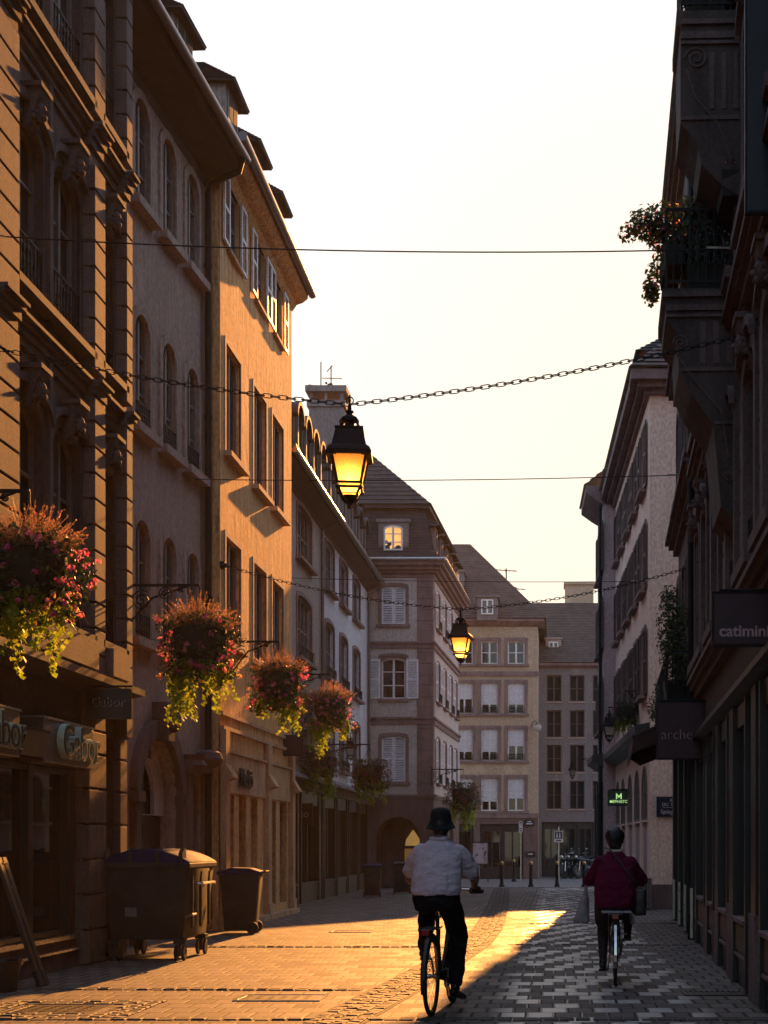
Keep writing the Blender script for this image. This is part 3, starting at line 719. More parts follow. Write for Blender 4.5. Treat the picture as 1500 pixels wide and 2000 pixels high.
# portal
c0, c1 = S(20.52), S(22.38); cm = (c0+c1)/2
mb = MB(-1); Pi = arch_pts(c0, c1, 3.05, .93, 16); Po = arch_pts(c0-.2, c1+.2, 3.30, 1.05, 16)
for i in range(16): mb.prism([(Pi[i][0], -.02, Pi[i][1]), (Pi[i+1][0], -.02, Pi[i+1][1]), (Po[i+1][0], -.02, Po[i+1][1]), (Po[i][0], -.02, Po[i][1])], (0, .13, 0))
mb.box(c0-.2, c0, -.02, .11, 0, 2.13); mb.box(c1, c1+.2, -.02, .11, 0, 2.13); mb.box(c0-.26, c0+.02, -.02, .16, 2.05, 2.2); mb.box(c1-.02, c1+.26, -.02, .16, 2.05, 2.2)
por = mb.build('portal', M['dark_stone'], B)
k = MB(-1); k.prism([(cm-.14, 0, 2.98), (cm+.14, 0, 2.98), (cm+.2, 0, 3.55), (cm-.2, 0, 3.55)], (0, .24, 0)); k.ball((cm, .27, 3.3), (.13, .12, .2)); k.build('keystone', M['dark_stone'], por, smooth=True)
tp = wall_mb(-1, c0, c1, 1.88, 3.05, [(cm-.48, cm+.48, 1.89, 2.68, .48)], .06, .1, -.2, False); tp.build('tympanum', M['white_wall'], por, recalc=False)
o = link('lettering', text_mesh('liberté', .26, .004, 0, .002), M['dark_stone'], por, (cm, .196, 2.82)); o.rotation_euler = (radians(90), 0, 0)
db = MB(-1); db.box(c0, c1, -.31, -.26, .02, 1.87); db.box(cm-.02, cm+.02, -.26, -.24, .02, 1.87)
for a in (c0+.1, cm+.1):
    for z in (.2, 1.1): db.box(a, a+.7, -.26, -.245, z, z+.65)
db.build('door', M['black_wood'], por)
gp_ = MB(-1); gp_.poly([(c0, -.30, 1.87), (c1, -.30, 1.87), (c1, -.30, 3.0), (c0, -.30, 3.0)]); gp_.build('fanlight', M['glass'], por)
cb = MB(-1); cb.box(S(22.62), S(22.90), 0, .10, 0, 2.55); cb.lathe((S(22.76), .12, 2.55), [(.15, 0), (.2, .08), (.26, .14), (.2, .22), (.26, .3)], 12); cb.box(S(22.5), S(23.62), 0, .2, 2.60, 2.78); cb.lathe((S(23.4), .2, 2.68), [(.1, 0), (.2, .06), (.24, .15), (.2, .25), (.1, .3)], 12)
cb.build('carved_door_head', M['dark_stone'], B, smooth=True)
db = MB(-1); db.box(S(22.95), S(23.55), -.39, -.33, .02, 2.55); db.build('door', M['black_wood'], B)
# ================================================================== third house: ochre plaster, sunlit
Y3 = 23.85; B = left_root('ochre_house', 'sunlit ochre plaster house with louvred shutters under its eave, left of the big hanging lantern', -5.58, Y3)
S = lambda Y: Y-Y3
L3 = 6.45; ax = [.95, 3.18, 4.92]
ops = [(a-.57, a+.57, z0, z1) for a in ax for z0, z1 in ((4.85, 6.65), (8.07, 9.92))] + [(a-.42, a+.42, 11.55, 12.72) for a in ax]
shop3 = [(.38, 1.02), (1.42, 2.02), (2.42, 3.0), (3.98, 4.75), (5.15, 5.9)]
ops += [(a, b, .25, 2.30, 0, .35) for a, b in shop3]
wall_mb(-1, 0, L3, 0, 12.95, ops, .16, 7).build('wall', M['ochre'], B, recalc=False)
for hgt, z in ((1.80, 4.85), (1.85, 8.07)):
    p = window(-1, B, 1.14, hgt, 0, .14, (.09, .02), M['ochre_trim'], 2, 1, 'frame_d', 'glass', (.14, .09, M['ochre_trim']))
    for a in ax: place(p, a, z, USED)
p = window(-1, B, .84, 1.17, 0, .12, None, None, 2, 2, 'frame_d', 'glass', (.08, .06, M['ochre_trim']), ('open', M['shutter_w']))
for a in ax: place(p, a, 11.55, USED)
mb = MB(-1); prof = [(0, 12.72), (.05, 12.78), (.10, 12.86), (.22, 12.90), (.30, 12.96), (.34, 13.0), (.34, 13.1), (-.5, 13.1), (-.5, 12.72)]
mb.prism([(0, t_, z_) for t_, z_ in prof], (L3+.06, 0, 0)); mb.build('eave', M['ochre'], B)
mb = MB(-1); mb.tube([(-.25, .42, 13.10), (L3+.12, .42, 13.10)], .085, 10); mb.build('gutter', M['zinc'], B, smooth=True)
mb = MB(-1); tile_rows(mb, (-.1, .38, 13.12), (L3+.08, .38, 13.12), (-.1, -3.0, 16.2), (L3+.1, -3.0, 16.2), 20); mb.poly([(-.05, -3.0, 16.2), (L3+.05, -3.0, 16.2), (L3+.05, -6.95, 12.97), (-.05, -6.95, 12.97)]); mb.prism([(0, .33, 13.09), (0, -3, 16.15), (0, -6.9, 13.0)], (.05, 0, 0)); mb.prism([(L3-.05, .33, 13.09), (L3-.05, -3, 16.15), (L3-.05, -6.9, 13.0)], (.05, 0, 0))
mb.build('roof', M['roof'], B, recalc=False)
for s_ in (.3, 2.35, 4.4): dormer(B, s_, .12, 13.35, .9, .75)
mb = MB(-1); mb.box(0, L3, 0, .05, 3.60, 3.66); mb.box(0, L3, 0, .07, 3.36, 3.42); mb.build('string_course', M['ochre_trim'], B)
for a, b in ((.0, .30), (3.55, 3.88), (6.08, 6.36)):
    mb = MB(-1); mb.box(a, b, -.02, .10, 0, 3.36); mb.box(a-.02, b+.02, -.02, .13, 0, .3); mb.prism([(a-.03, .10, 2.78), (a-.03, .24, 2.55), (a-.03, .10, 2.50)], (b-a+.06, 0, 0)); mb.build('pilaster', M['ochre_trim'], B)
mb = MB(-1); mb.box(.31, 3.54, 0, .045, 2.32, 2.98); mb.box(3.89, 6.07, 0, .045, 2.32, 2.98); mb.box(.31, 3.54, .0, .09, 2.99, 3.03); mb.box(3.89, 6.07, .0, .09, 2.99, 3.03); mb.build('fascia', M['ochre_trim'], B)
f = MB(-1)
for a, b in shop3: f.box(a, a+.04, -.33, -.25, .25, 2.30); f.box(b-.04, b, -.33, -.25, .25, 2.30); f.box(a+.04, b-.04, -.33, -.25, 2.25, 2.30); f.box(a+.04, b-.04, -.33, -.25, .25, .32)
sw = f.build('shop_window', M['dark_wood'], B)
gl = MB(-1)
for a, b in shop3: gl.poly([(a, -.3, .25), (b, -.3, .25), (b, -.3, 2.3), (a, -.3, 2.3)])
gl.build('pane', M['shopglass'], sw)
mb = MB(-1); mb.box(0, L3+.1, .0, .16, 0, .10); mb.build('plinth', M['ochre_trim'], B)
t = thing('shop_lettering', 'dark raised letters on the sunlit fascia above the ochre shopfront', 'shop sign', (-5.535, Y3+1.6, 2.60), radians(90))
o = link('lettering', text_mesh('Merkö', .42, .02, 0, .004, 'CENTER', .9), M['black'], t, (0, -.045, .0)); o.rotation_euler = (radians(90), 0, 0)
mb = MB(-1); mb.box(-.5, .5, 0, .03, -.16, -.13); mb.build('fixing_rail', M['black'], t)
# ================================================================== left side, farther: two lower shaded houses with shops
def adopt(temp, root):
    """parts built round a turned corner join their one building"""
    bpy.context.view_layer.update()
    inv = root.matrix_world.inverted() @ temp.matrix_world
    for k in [k for k in bpy.data.objects if k.parent == temp]:
        lm = k.matrix_basis.copy(); k.parent = root; k.matrix_basis = inv @ lm
    bpy.data.objects.remove(temp)
def hip_roof(mb, s0, s1, t0, t1, z0, zr, inset0, inset1, rows=14):
    tm = (t0+t1)/2
    a, b = (s0+inset0, tm, zr), (s1-inset1, tm, zr)
    tile_rows(mb, (s0, t0, z0), (s1, t0, z0), a, b, rows); tile_rows(mb, (s1, t1, z0), (s0, t1, z0), b, a, rows)
    if inset0: tile_rows(mb, (s0, t1, z0), (s0, t0, z0), a, a, rows)
    else: mb.poly([(s0+.01, t0, z0), (s0+.01, t1, z0), a])
    if inset1: tile_rows(mb, (s1, t0, z0), (s1, t1, z0), b, b, rows)
    else: mb.poly([(s1-.01, t0, z0), (s1-.01, t1, z0), b])
    return mb
def round_dormer(parent, s, t0, z0, w, h, mat):
    mb = MB(-1); P = arch_pts(s-w/2, s+w/2, z0+h, w*.45, 10)
    mb.prism([(s-w/2, t0-1.4, z0), (s+w/2, t0-1.4, z0)]+[(x, t0-1.4, z) for x, z in reversed(P)], (0, 1.4, 0)); d = mb.build('dormer', M[mat], parent)
    rb = MB(-1); Q = arch_pts(s-w/2-.07, s+w/2+.07, z0+h+.08, w*.45, 10)
    for i in range(10): rb.prism([(P[i][0], t0-1.4, P[i][1]), (P[i+1][0], t0-1.4, P[i+1][1]), (Q[i+1][0], t0-1.4, Q[i+1][1]), (Q[i][0], t0-1.4, Q[i][1])], (0, 1.52, 0))
    rb.build('dormer_roof', M['slate'], d)
    R_ = arch_pts(s-w/2+.14, s+w/2-.14, z0+h-.14, w*.3, 8)
    gb = MB(-1); gb.poly([(s-w/2+.14, t0+.012, z0+.2), (s+w/2-.14, t0+.012, z0+.2)]+[(x, t0+.012, z) for x, z in reversed(R_)]); f = gb.build('window', M['void'], d)
    fb = MB(-1); fb.box(s-.03, s+.03, t0+.014, t0+.04, z0+.2, z0+h-.16); fb.box(s-w/2+.14, s+w/2-.14, t0+.014, t0+.035, z0+.55, z0+.6); fb.build('frame', M['frame_d'], f)
def shop_row(B, sg, bays, t, zt, mat='dark_wood', zs=.45):
    for a, b in bays:
        f = MB(sg); f.box(a, a+.09, t-.25, t+.06, 0, zt); f.box(b-.09, b, t-.25, t+.06, 0, zt); f.box(a+.09, b-.09, t-.25, t+.02, zt-.32, zt); f.box(a+.09, b-.09, t-.2, t+.03, 0, zs)
        f.box(a+.09, b-.09, t-.1, t+.06, zs, zs+.05); f.box((a+b)/2-.03, (a+b)/2+.03, t-.2, t-.02, zs+.05, zt-.32)
        w = f.build('shop_window', M[mat], B)
        g_ = MB(sg); g_.poly([(a+.09, t-.16, zs), (b-.09, t-.16, zs), (b-.09, t-.16, zt-.3), (a+.09, t-.16, zt-.3)]); g_.build('pane', M['shopglass'], w)
def left_row(name, label, Y0, Y1, wall, cols, rows_, w, dorm, dmat, cols_n):
    B = left_root(name, label, -6.2, Y0); S = lambda Y: Y-Y0; L = Y1-Y0
    ops = [(S(c)-w/2, S(c)+w/2, z0, z1, .14) for c in cols for z0, z1 in rows_]
    n = max(2, int(L/2.2)); bays = [(.25+(L-.4)*i/n, .25+(L-.4)*(i+.86)/n) for i in range(n)]
    ops += [(a, b, 0, 2.75, 0, .5) for a, b in bays]
    wall_mb(-1, 0, L, 0, 9.95, ops, .2, 7).build('wall', wall, B, recalc=False)
    for z0, z1 in rows_:
        p = window(-1, B, w, z1-z0, .14, .16, (.10, .03), M['brown_stone'], cols_n, 2, 'frame_d', 'glass', (.16, .08, M['brown_stone']), None, (.32, .08) if z0 < 8 else None)
        for c in cols: place(p, S(c), z0, USED)
    mb = MB(-1); mb.prism([(0, 0, 9.75), (0, .08, 9.82), (0, .18, 9.86), (0, .42, 9.98), (0, .42, 10.08), (0, -.5, 10.08), (0, -.5, 9.75)], (L-.02, 0, 0)); mb.build('eave', M['soffit'], B)
    mb = MB(-1); mb.tube([(.02, .50, 10.08), (L-.05, .50, 10.08)], .075, 8); mb.build('gutter', M['zinc'], B, smooth=True)
    mb = MB(-1); tile_rows(mb, (0, .45, 10.1), (L, .45, 10.1), (0, -1.2, 12.6), (L, -1.2, 12.6), 14); tile_rows(mb, (0, -1.2, 12.6), (L, -1.2, 12.6), (0, -3.4, 13.4), (L, -3.4, 13.4), 6)
    mb.poly([(0, -3.4, 13.4), (L, -3.4, 13.4), (L, -6.9, 10), (0, -6.9, 10)]); mb.poly([(0, .4, 10.08), (0, -1.2, 12.58), (0, -3.4, 13.38), (0, -6.9, 10)]); mb.poly([(L, .4, 10.08), (L, -1.2, 12.58), (L, -3.4, 13.38), (L, -6.9, 10)])
    mb.build('roof', M['roof'], B, recalc=False)
    for y in dorm: round_dormer(B, S(y), .08, 10.25, .82, 1.55, dmat)
    shop_row(B, -1, bays, 0, 2.75)
    mb = MB(-1); mb.prism([(.1, .0, 3.22), (.1, .5, 3.0), (.1, .5, 2.94), (.1, 0, 3.0)], (L-.2, 0, 0)); mb.box(.1, L-.1, -.02, .10, 2.76, 2.99); mb.build('canopy', M['grey_wall'], B)
    mb = MB(-1); mb.tube([(L-.12, .06, 0), (L-.12, .06, 9.7)], .045, 8); mb.build('drainpipe', M['zinc'], B, smooth=True)
    return B, S
FL = ((3.55, 5.15), (5.95, 7.5), (8.35, 9.68))
left_row('tan_house', 'shaded tan house with four round-topped dormers, just beyond the ochre house', 31.3, 37.9, M['tan'], [35.35], FL, 2.0, [33.9, 35.0, 36.1, 37.2], 'soffit', 4)
left_row('white_plaster_house', 'shaded white plaster house with grey dormers and a broad chimney, left of the corner building', 37.92, 47.3, M['white_wall'], [39.3, 41.9, 44.6], FL, 1.5, [38.8, 40.2, 41.6, 43.0, 44.4, 45.8], 'grey_wall', 3)
WH = bpy.data.objects['white_plaster_house']
mb = MB(-1); s0 = 43.6-37.92
mb.box(s0, s0+.9, -1.30, -.25, 10.6, 14.75); mb.box(s0-.06, s0+.96, -1.36, -.19, 14.75, 14.95); mb.box(s0-.1, s0+1.0, -1.40, -.15, 15.2, 15.38)
for s_ in (s0+.02, s0+.80):
    for t_ in (-1.28, -.83, -.35): mb.box(s_, s_+.08, t_, t_+.08, 14.95, 15.2)
ch = mb.build('chimney', M['grey_wall'], WH)
mb = MB(-1)
mb.tube([(s0+.4, -1.0, 15.38), (s0+.4, -1.0, 16.25)], .018, 6); mb.tube([(s0+.6, -.72, 15.38), (s0+.6, -.72, 16.2)], .018, 6)
mb.tube([(s0+.4, -1.38, 15.55), (s0+.4, -.72, 15.45)], .012, 5); mb.tube([(s0+.6, -1.0, 15.82), (s0+.6, -.38, 15.8)], .012, 5); mb.tube([(s0+.6, -.85, 16.02), (s0+.6, -.68, 16.2)], .014, 5)
for k in range(6): mb.tube([(s0+.4-.12, -1.3+.1*k, 15.53-.015*k), (s0+.4+.12, -1.3+.1*k, 15.53-.015*k)], .006, 4); mb.tube([(s0+.48, -.95+.1*k, 15.815), (s0+.72, -.95+.1*k, 15.815)], .006, 4)
mb.build('aerial', M['iron'], ch)
def bird(label, loc):
    t = thing('bird', label, 'bird', loc); mb = MB(); mb.ball((0, 0, .10), (.11, .055, .06), 10, 7, Matrix.Rotation(-.5, 3, 'Y')); mb.ball((-.1, 0, .17), .04); mb.capsule((.08, 0, .06), .03, (.22, 0, -.03), .012, 6, .5); mb.capsule((-.13, 0, .17), .012, (-.165, 0, .165), .003, 6)
    for s_ in (-.02, .02): mb.capsule((.0, s_, .06), .008, (0, s_, .0), .006, 5)
    link('body', fuse(mb, 'body', .012, 2), M['iron'], t)
bird('small dark bird perched on the broad chimney beside the aerials', (-6.92, 43.9, 15.40))
def flat_sign(name, label, loc, rz, w, h, mat, texts, d=.05, font=.0):
    t = thing(name, label, 'sign', loc, rz); mb = MB(); mb.box(-w/2, w/2, -d/2, d/2, -h/2, h/2); mb.build('panel', M[mat], t, bevel=.006)
    e = MB(); b = .014
    for a in ((-w/2-b, w/2+b, h/2, h/2+b), (-w/2-b, w/2+b, -h/2-b, -h/2), (-w/2-b, -w/2, -h/2, h/2), (w/2, w/2+b, -h/2, h/2)): e.box(a[0], a[1], -d/2-.004, d/2+.004, a[2], a[3])
    e.build('rim', M['iron'], t)
    for txt, x, z, size, m_ in texts:
        o = link('lettering', text_mesh(txt, size, .004, 0, font), M[m_], t, (x, -d/2-.006, z)); o.rotation_euler = (radians(90), 0, 0)
    return t
flat_sign('projecting_sign', 'dark projecting shop sign reading ecco, just right of the ochre shopfront', (px(585, 35.2), 35.2, pz(1590, 35.2)), 0, .62, .5, 'black_wood', [('ecco', 0, .0, .24, 'letter_w')])
flat_sign('projecting_sign', 'plain dark burgundy projecting sign under the third flower basket', (px(566, 29.4), 29.4, pz(1456, 29.4)), 0, .52, .40, 'sign_red', [])
# ================================================================== corner building seen head on
D5 = 47.5; C5 = -6.36
B = thing('corner_building', 'cream corner building with brown stone bands, white shutters, slate mansard and one lit dormer', 'building', (C5, D5, 0), 0)
L5 = 2.29; cs = .99
ops = [(cs-.40, cs+.40, 3.52, 5.04, .10), (cs-.40, cs+.40, 6.27, 7.62, .10), (cs-.40, cs+.40, 8.74, 10.0, .10), (.42, 1.86, 0, 2.35, .7, 1.5)]
wall_mb(-1, 0, L5, 2.98, 10.35, ops[:3], .2, 9).build('wall', M['cream'], B, recalc=False)
wall_mb(-1, -.01, L5+.03, 0, 3.0, ops[3:], 1.5, 8.9, .03).build('arcade', M['dark_stone'], B, recalc=False)
for hgt, z, shut in ((1.52, 3.52, ('closed', M['shutter_w'])), (1.35, 6.27, ('open', M['shutter_w'])), (1.26, 8.74, ('closed', M['shutter_w']))):
    p = window(-1, B, .80, hgt, .10, .16, (.11, .04) if shut[0] == 'closed' else (.05, .03), M['brown_stone'], 2, 3, 'frame_w', 'glass', (.10, .10, M['brown_stone']), shut, None, False, 0, .05 if shut[0] == 'open' else 0)
    place(p, cs, z, USED)
mb = MB(-1)
for z0, z1 in ((2.96, 3.1), (5.42, 5.66), (7.94, 8.16)): mb.box(-.02, L5+.06, -.02, .05, z0, z1); mb.box(-.02, L5+.1, -.02, .10, z1-.07, z1)
mb.build('stone_band', M['brown_stone'], B)
mb = MB(-1); z = 3.1
while z < 10.2: mb.box(L5-.52, L5+.03, -.5, .035, z+.006, min(10.3, z+.36)-.006); z += .36
mb.build('corner_quoins', M['brown_stone'], B, bevel=.006)
mb = MB(-1); mb.tube([(.10, .1, 0), (.10, .1, 10.2)], .05, 8); mb.build('drainpipe', M['iron'], B, smooth=True)
SA = math.atan(.036); LS = 8.2
tmp = bpy.data.objects.new('tmp', None); COL.objects.link(tmp); tmp.location = (C5+L5, D5, 0); tmp.rotation_euler = (0, 0, radians(90)-SA)
axs = [1.5, 3.5, 5.5, 7.2]
ops = [(a-.42, a+.42, z0, z1, .10) for a in axs for z0, z1 in ((3.52, 5.04), (6.27, 7.62), (8.74, 10.0))]
wall_mb(-1, .06, LS, 2.98, 10.35, ops, .18, .4).build('wall', M['cream'], tmp, recalc=False)
ops = [(a-.7, a+.7, 0, 2.35, .7, .3) for a in axs[:3]]
wall_mb(-1, .06, LS, 0, 3.0, ops, .3, .4, .03).build('arcade', M['dark_stone'], tmp, recalc=False)
for hgt, z in ((1.52, 3.52), (1.35, 6.27), (1.26, 8.74)):
    p = window(-1, tmp, .84, hgt, .10, .16, (.08, .03), M['brown_stone'], 2, 3, 'frame_w', 'glass', (.12, .08, M['brown_stone']), ('open', M['shutter_w']), (.3, .10))
    for a in axs: place(p, a, z, USED)
mb = MB(-1)
for z0, z1 in ((2.96, 3.1), (5.42, 5.66), (7.94, 8.16)): mb.box(.06, LS, -.02, .06, z0, z1); mb.box(.11, LS, -.02, .11, z1-.07, z1)
mb.build('stone_band', M['brown_stone'], tmp)
adopt(tmp, B)
# eaves, mansard and hip all follow the two street fronts (plan corners in the building's own metres, y runs away from the viewer)
ex = Vector((sin(SA), cos(SA), 0))
FLc, FRc = Vector((0, 0, 0)), Vector((L5, 0, 0)); BRc = FRc+ex*LS; BLc = Vector((0, LS, 0))
def ring(off, z):                                                        # plan of the building pushed outwards by off
    n = Vector((cos(SA), -sin(SA), 0))
    return [FLc+Vector((-.0, -off, z)), FRc+n*off+Vector((0, -off, z)), BRc+n*off+Vector((0, off*.0, z)), BLc+Vector((0, 0, z))]
mb = MB()
steps = [(.04, 10.28, 10.42), (.14, 10.42, 10.52), (.26, 10.52, 10.64), (.38, 10.64, 10.80)]
for o_, za, zb in steps: mb.prism([tuple(v) for v in ring(o_, za)], (0, 0, zb-za))
mb.build('cornice', M['brown_stone'], B)
mb = MB(); q = ring(.44, 10.82); mb.tube([q[0], q[1]], .06, 8); mb.tube([q[1], q[2]], .06, 8); mb.build('gutter', M['steel'], B, smooth=True)
def mansard(mb, r0, r1, rows): 
    for i in range(4): tile_rows(mb, r0[i], r0[(i+1) % 4], r1[i], r1[(i+1) % 4], rows, .03)
mb = MB(); r0, r1, r2, r3 = ring(.38, 10.80), ring(.02, 11.15), ring(-.32, 12.66), ring(-.02, 12.70)
r2[0].x = .0; mansard(mb, r0, r1, 4); mansard(mb, r1, r2, 16)
mb.prism([tuple(v) for v in ring(-.12, 12.62)], (0, 0, .12))
ridge0, ridge1 = Vector((-.35, 2.2, 15.2)), Vector((-.1, LS-1.5, 15.2)); r3 = ring(-.08, 12.74); r3[0].x -= .5; r3[3].x -= .5
tile_rows(mb, r3[0], r3[1], ridge0-Vector((.5, 0, 0)), ridge0, 14, .035); tile_rows(mb, r3[1], r3[2], ridge0, ridge1, 14, .035); tile_rows(mb, r3[2], r3[3], ridge1, ridge1-Vector((.5, 0, 0)), 14, .035); tile_rows(mb, r3[3], r3[0], ridge1-Vector((.5, 0, 0)), ridge0-Vector((.5, 0, 0)), 10, .035)
mb.build('mansard_roof', M['slate'], B, recalc=False)
mb = MB(-1); mb.box(cs-.50, cs+.50, -.9, .0, 11.0, 12.12); mb.box(cs-.56, cs+.56, -.9, .06, 12.12, 12.22); mb.box(cs-.54, cs+.54, -.9, .05, 10.92, 11.02); dm = mb.build('dormer', M['grey_wall'], B)
p = window(-1, dm, .62, .82, .1, -.03, None, None, 2, 3, 'frame_w', 'lit_glass'); p.location = (cs, 0, 11.17)
mb = MB(-1)
for x_, z_, r_ in ((-.2, .10, .09), (-.13, .22, .07), (.16, .08, .10), (.05, .05, .06), (-.24, .28, .06)): mb.ball((x_, .045, z_), (r_, .01, r_))
mb.build('silhouette', M['dark_wood'], p)
for i, k in enumerate((.9, 2.5, 4.1, 5.7, 7.3)):
    c = FRc+ex*k; mb = MB(); n = Vector((cos(SA), -sin(SA), 0)); a_, b_ = c-ex*.42, c+ex*.42
    mb.prism([tuple(a_+n*.02+Vector((0, 0, 10.95))), tuple(b_+n*.02+Vector((0, 0, 10.95))), tuple(b_+n*.02+Vector((0, 0, 12.1))), tuple(a_+n*.02+Vector((0, 0, 12.1)))], tuple(-n*.6)); dm = mb.build('dormer', M['brown_stone'], B)
    rb = MB(); a2, b2 = c-ex*.58, c+ex*.58; top = c-n*.5+Vector((0, 0, 12.62))
    tile_rows(rb, a2+n*.22+Vector((0, 0, 12.06)), b2+n*.22+Vector((0, 0, 12.06)), top, top, 6, .03); tile_rows(rb, a2-n*.6+Vector((0, 0, 12.06)), a2+n*.22+Vector((0, 0, 12.06)), top, top, 6, .03); tile_rows(rb, b2+n*.22+Vector((0, 0, 12.06)), b2-n*.6+Vector((0, 0, 12.06)), top, top, 6, .03)
    rb.build('dormer_roof', M['slate'], dm, recalc=False)
    gb = MB(); gb.prism([tuple(c-ex*.26+n*.025+Vector((0, 0, 11.15))), tuple(c+ex*.26+n*.025+Vector((0, 0, 11.15))), tuple(c+ex*.26+n*.025+Vector((0, 0, 11.95))), tuple(c-ex*.26+n*.025+Vector((0, 0, 11.95)))], tuple(n*.015)); gb.build('window', M['void'], dm)
# lit shop window deep inside the arcade
t = thing('shop_display', 'lit warm shop window glowing inside the dark stone arch of the corner building', 'shop window', (C5+1.52, D5+1.2, 0))
mb = MB(); mb.box(-.33, .33, 0, .06, 0, .12); mb.box(-.33, -.29, 0, .06, .12, 2.0); mb.box(.29, .33, 0, .06, .12, 2.0); mb.box(-.29, .29, 0, .06, 1.30, 1.36); mb.build('frame', M['dark_wood'], t)
M['lit_panel'] = emit('warm lit display', (.9, .42, .10), .03); M['lit_lamp'] = emit('lit lamp glass', (1.0, .58, .18), .07)
mb = MB(); mb.box(-.29, .29, .02, .04, .12, 1.30); mb.build('display_glass', M['lit_panel'], t)
mb = MB(); mb.prism([(-.27, .01, 1.40), (.27, .01, 1.40), (.24, .01, 1.6), (0, .01, 1.95), (-.24, .01, 1.6)], (0, .03, 0)); mb.build('top_light', M['lit_lamp'], t)
# ================================================================== houses closing the view
D6 = 60.0; k6 = F/D6; X6 = lambda x: (x-VX)/k6
B = thing('beige_house', 'beige house with brown stone window frames and white blinds, facing down the street', 'building', (-6.8, D6, 0), 0)
S = lambda x: X6(x)+6.8
L6 = S(1050)
cols = [S(907), S(956), S(1008)]; rows6 = ((2.85, 4.22, .62), (4.95, 6.28, .72), (6.92, 8.2, .70), (9.0, 9.96, .0))
ops = [(c-.35, c+.35, a, b) for c in cols for a, b, _ in rows6] + [(S(938), S(1022), 0, 2.3, 0, .5), (S(860), S(925), 0, 2.3, 0, .5)]
wall_mb(-1, 0, L6, 0, 10.75, ops, .2, 9).build('wall', M['beige'], B, recalc=False)
for a, b, bl in rows6:
    p = window(-1, B, .70, b-a, 0, .16, (.14, .04), M['brown_stone'], 2, 2, 'frame_w', 'glass', (.10, .10, M['brown_stone']), None, (.28, .06) if bl > .69 else None, False, bl)
    for c in cols:
        q = place(p, c, a, USED)
        for k in [k for k in bpy.data.objects if k.parent == q and k.name.startswith('roller_blind')]:
            f_ = random.choice((1.0, 1.0, .9, .75, 1.15)) if bl else 1.0; k.scale.z = f_; k.location.z = (b-a)*(1-f_)
for z0, z1 in ((8.5, 8.68), (2.55, 2.75)):
    mb = MB(-1); mb.box(-.02, L6+.04, -.02, .07, z0, z1); mb.build('stone_band', M['brown_stone'], B)
wall_mb(-1, -.01, L6+.02, 0, 2.55, [(S(938), S(1022), 0, 2.3, 0, .4), (S(860), S(925), 0, 2.3, 0, .4)], .4, 8, .025, False).build('ground_floor', M['dark_stone'], B, recalc=False)
shop_row(B, -1, [(S(940), S(980)), (S(981), S(1020)), (S(862), S(923))], -.15, 2.3)
mb = MB(-1); mb.prism([(-.02, 0, 10.55), (-.02, .1, 10.6), (-.02, .3, 10.75), (-.02, .3, 10.85), (-.02, -.5, 10.85), (-.02, -.5, 10.55)], (L6+.3, 0, 0)); mb.build('eave', M['brown_stone'], B)
mb = MB(-1); rs = S(905)
tile_rows(mb, (-.1, .35, 10.87), (L6+.35, .35, 10.87), (-.1, -4.5, 14.95), (rs, -4.5, 14.95), 40, .022); tile_rows(mb, (L6+.35, .35, 10.87), (L6+.35, -9, 10.87), (rs, -4.5, 14.95), (rs, -4.5, 14.95), 40, .022); mb.poly([(-.1, -4.5, 14.95), (rs, -4.5, 14.95), (L6+.3, -9, 10.8), (-.1, -9, 10.8)])
mb.build('roof', M['roof'], B, recalc=False)
for xx, zz in ((882, 12.35), (953, 11.0)):
    t0 = .35-(zz-10.87)*4.85/4.08+.35
    mb = MB(-1); c = S(xx); mb.box(c-.42, c+.42, t0-1.6, t0, zz-.25, zz+.7); mb.box(c-.5, c+.5, t0-1.6, t0+.08, zz+.7, zz+.78); dm = mb.build('dormer', M['grey_wall'], B)
    p = window(-1, dm, .5, .62, 0, -.01, None, None, 2, 2, 'frame_w', 'glass_l'); p.location = (c, 0, zz-.02); p.matrix_basis = Matrix.Translation((c, -t0, zz-.02))
D7 = 64.0; k7 = F/D7
B = thing('grey_house', 'plain grey house with dark unlit windows, behind the parked motorbikes at the street end', 'building', ((1047-VX)/k7, D7, 0), 0)
S = lambda x: (x-1047)/k7
cols = [S(1082), S(1127), S(1172), S(1217), S(1262)]; rows7 = ((3.03, 4.29), (4.68, 5.89), (6.23, 7.44), (7.83, 9.0))
ops = [(c-.33, c+.33, a, b) for c in cols for a, b in rows7] + [(S(1058), S(1160), 0, 2.45, 0, .6), (S(1168), S(1262), 0, 2.45, 0, .6)]
wall_mb(-1, 0, 8.2, 0, 9.45, ops, .22, 9).build('wall', M['grey_wall'], B, recalc=False)
for a, b in rows7:
    p = window(-1, B, .66, b-a, 0, .2, None, None, 2, 2, 'shutter_d', 'void', (.06, .06, M['grey_plaster']))
    for c in cols: place(p, c, a, USED)
shop_row(B, -1, [(S(1060), S(1092)), (S(1094), S(1126)), (S(1128), S(1158)), (S(1170), S(1215))], -.2, 2.45)
mb = MB(-1); mb.prism([(0, 0, 9.3), (0, .25, 9.42), (0, .25, 9.52), (0, -.5, 9.52), (0, -.5, 9.3)], (8.2, 0, 0)); mb.build('eave', M['brown_stone'], B)
mb = MB(-1); tile_rows(mb, (-.8, .3, 9.54), (8.3, .3, 9.54), (-2.0, -4.6, 13.0), (8.3, -4.6, 13.0), 36, .022); mb.poly([(-2, -4.6, 13.0), (8.3, -4.6, 13.0), (8.3, -9.2, 9.5), (-.8, -9.2, 9.5)]); mb.poly([(8.3, .3, 9.5), (8.3, -4.6, 12.95), (8.3, -9.2, 9.5)])
mb.build('roof', M['roof'], B, recalc=False)
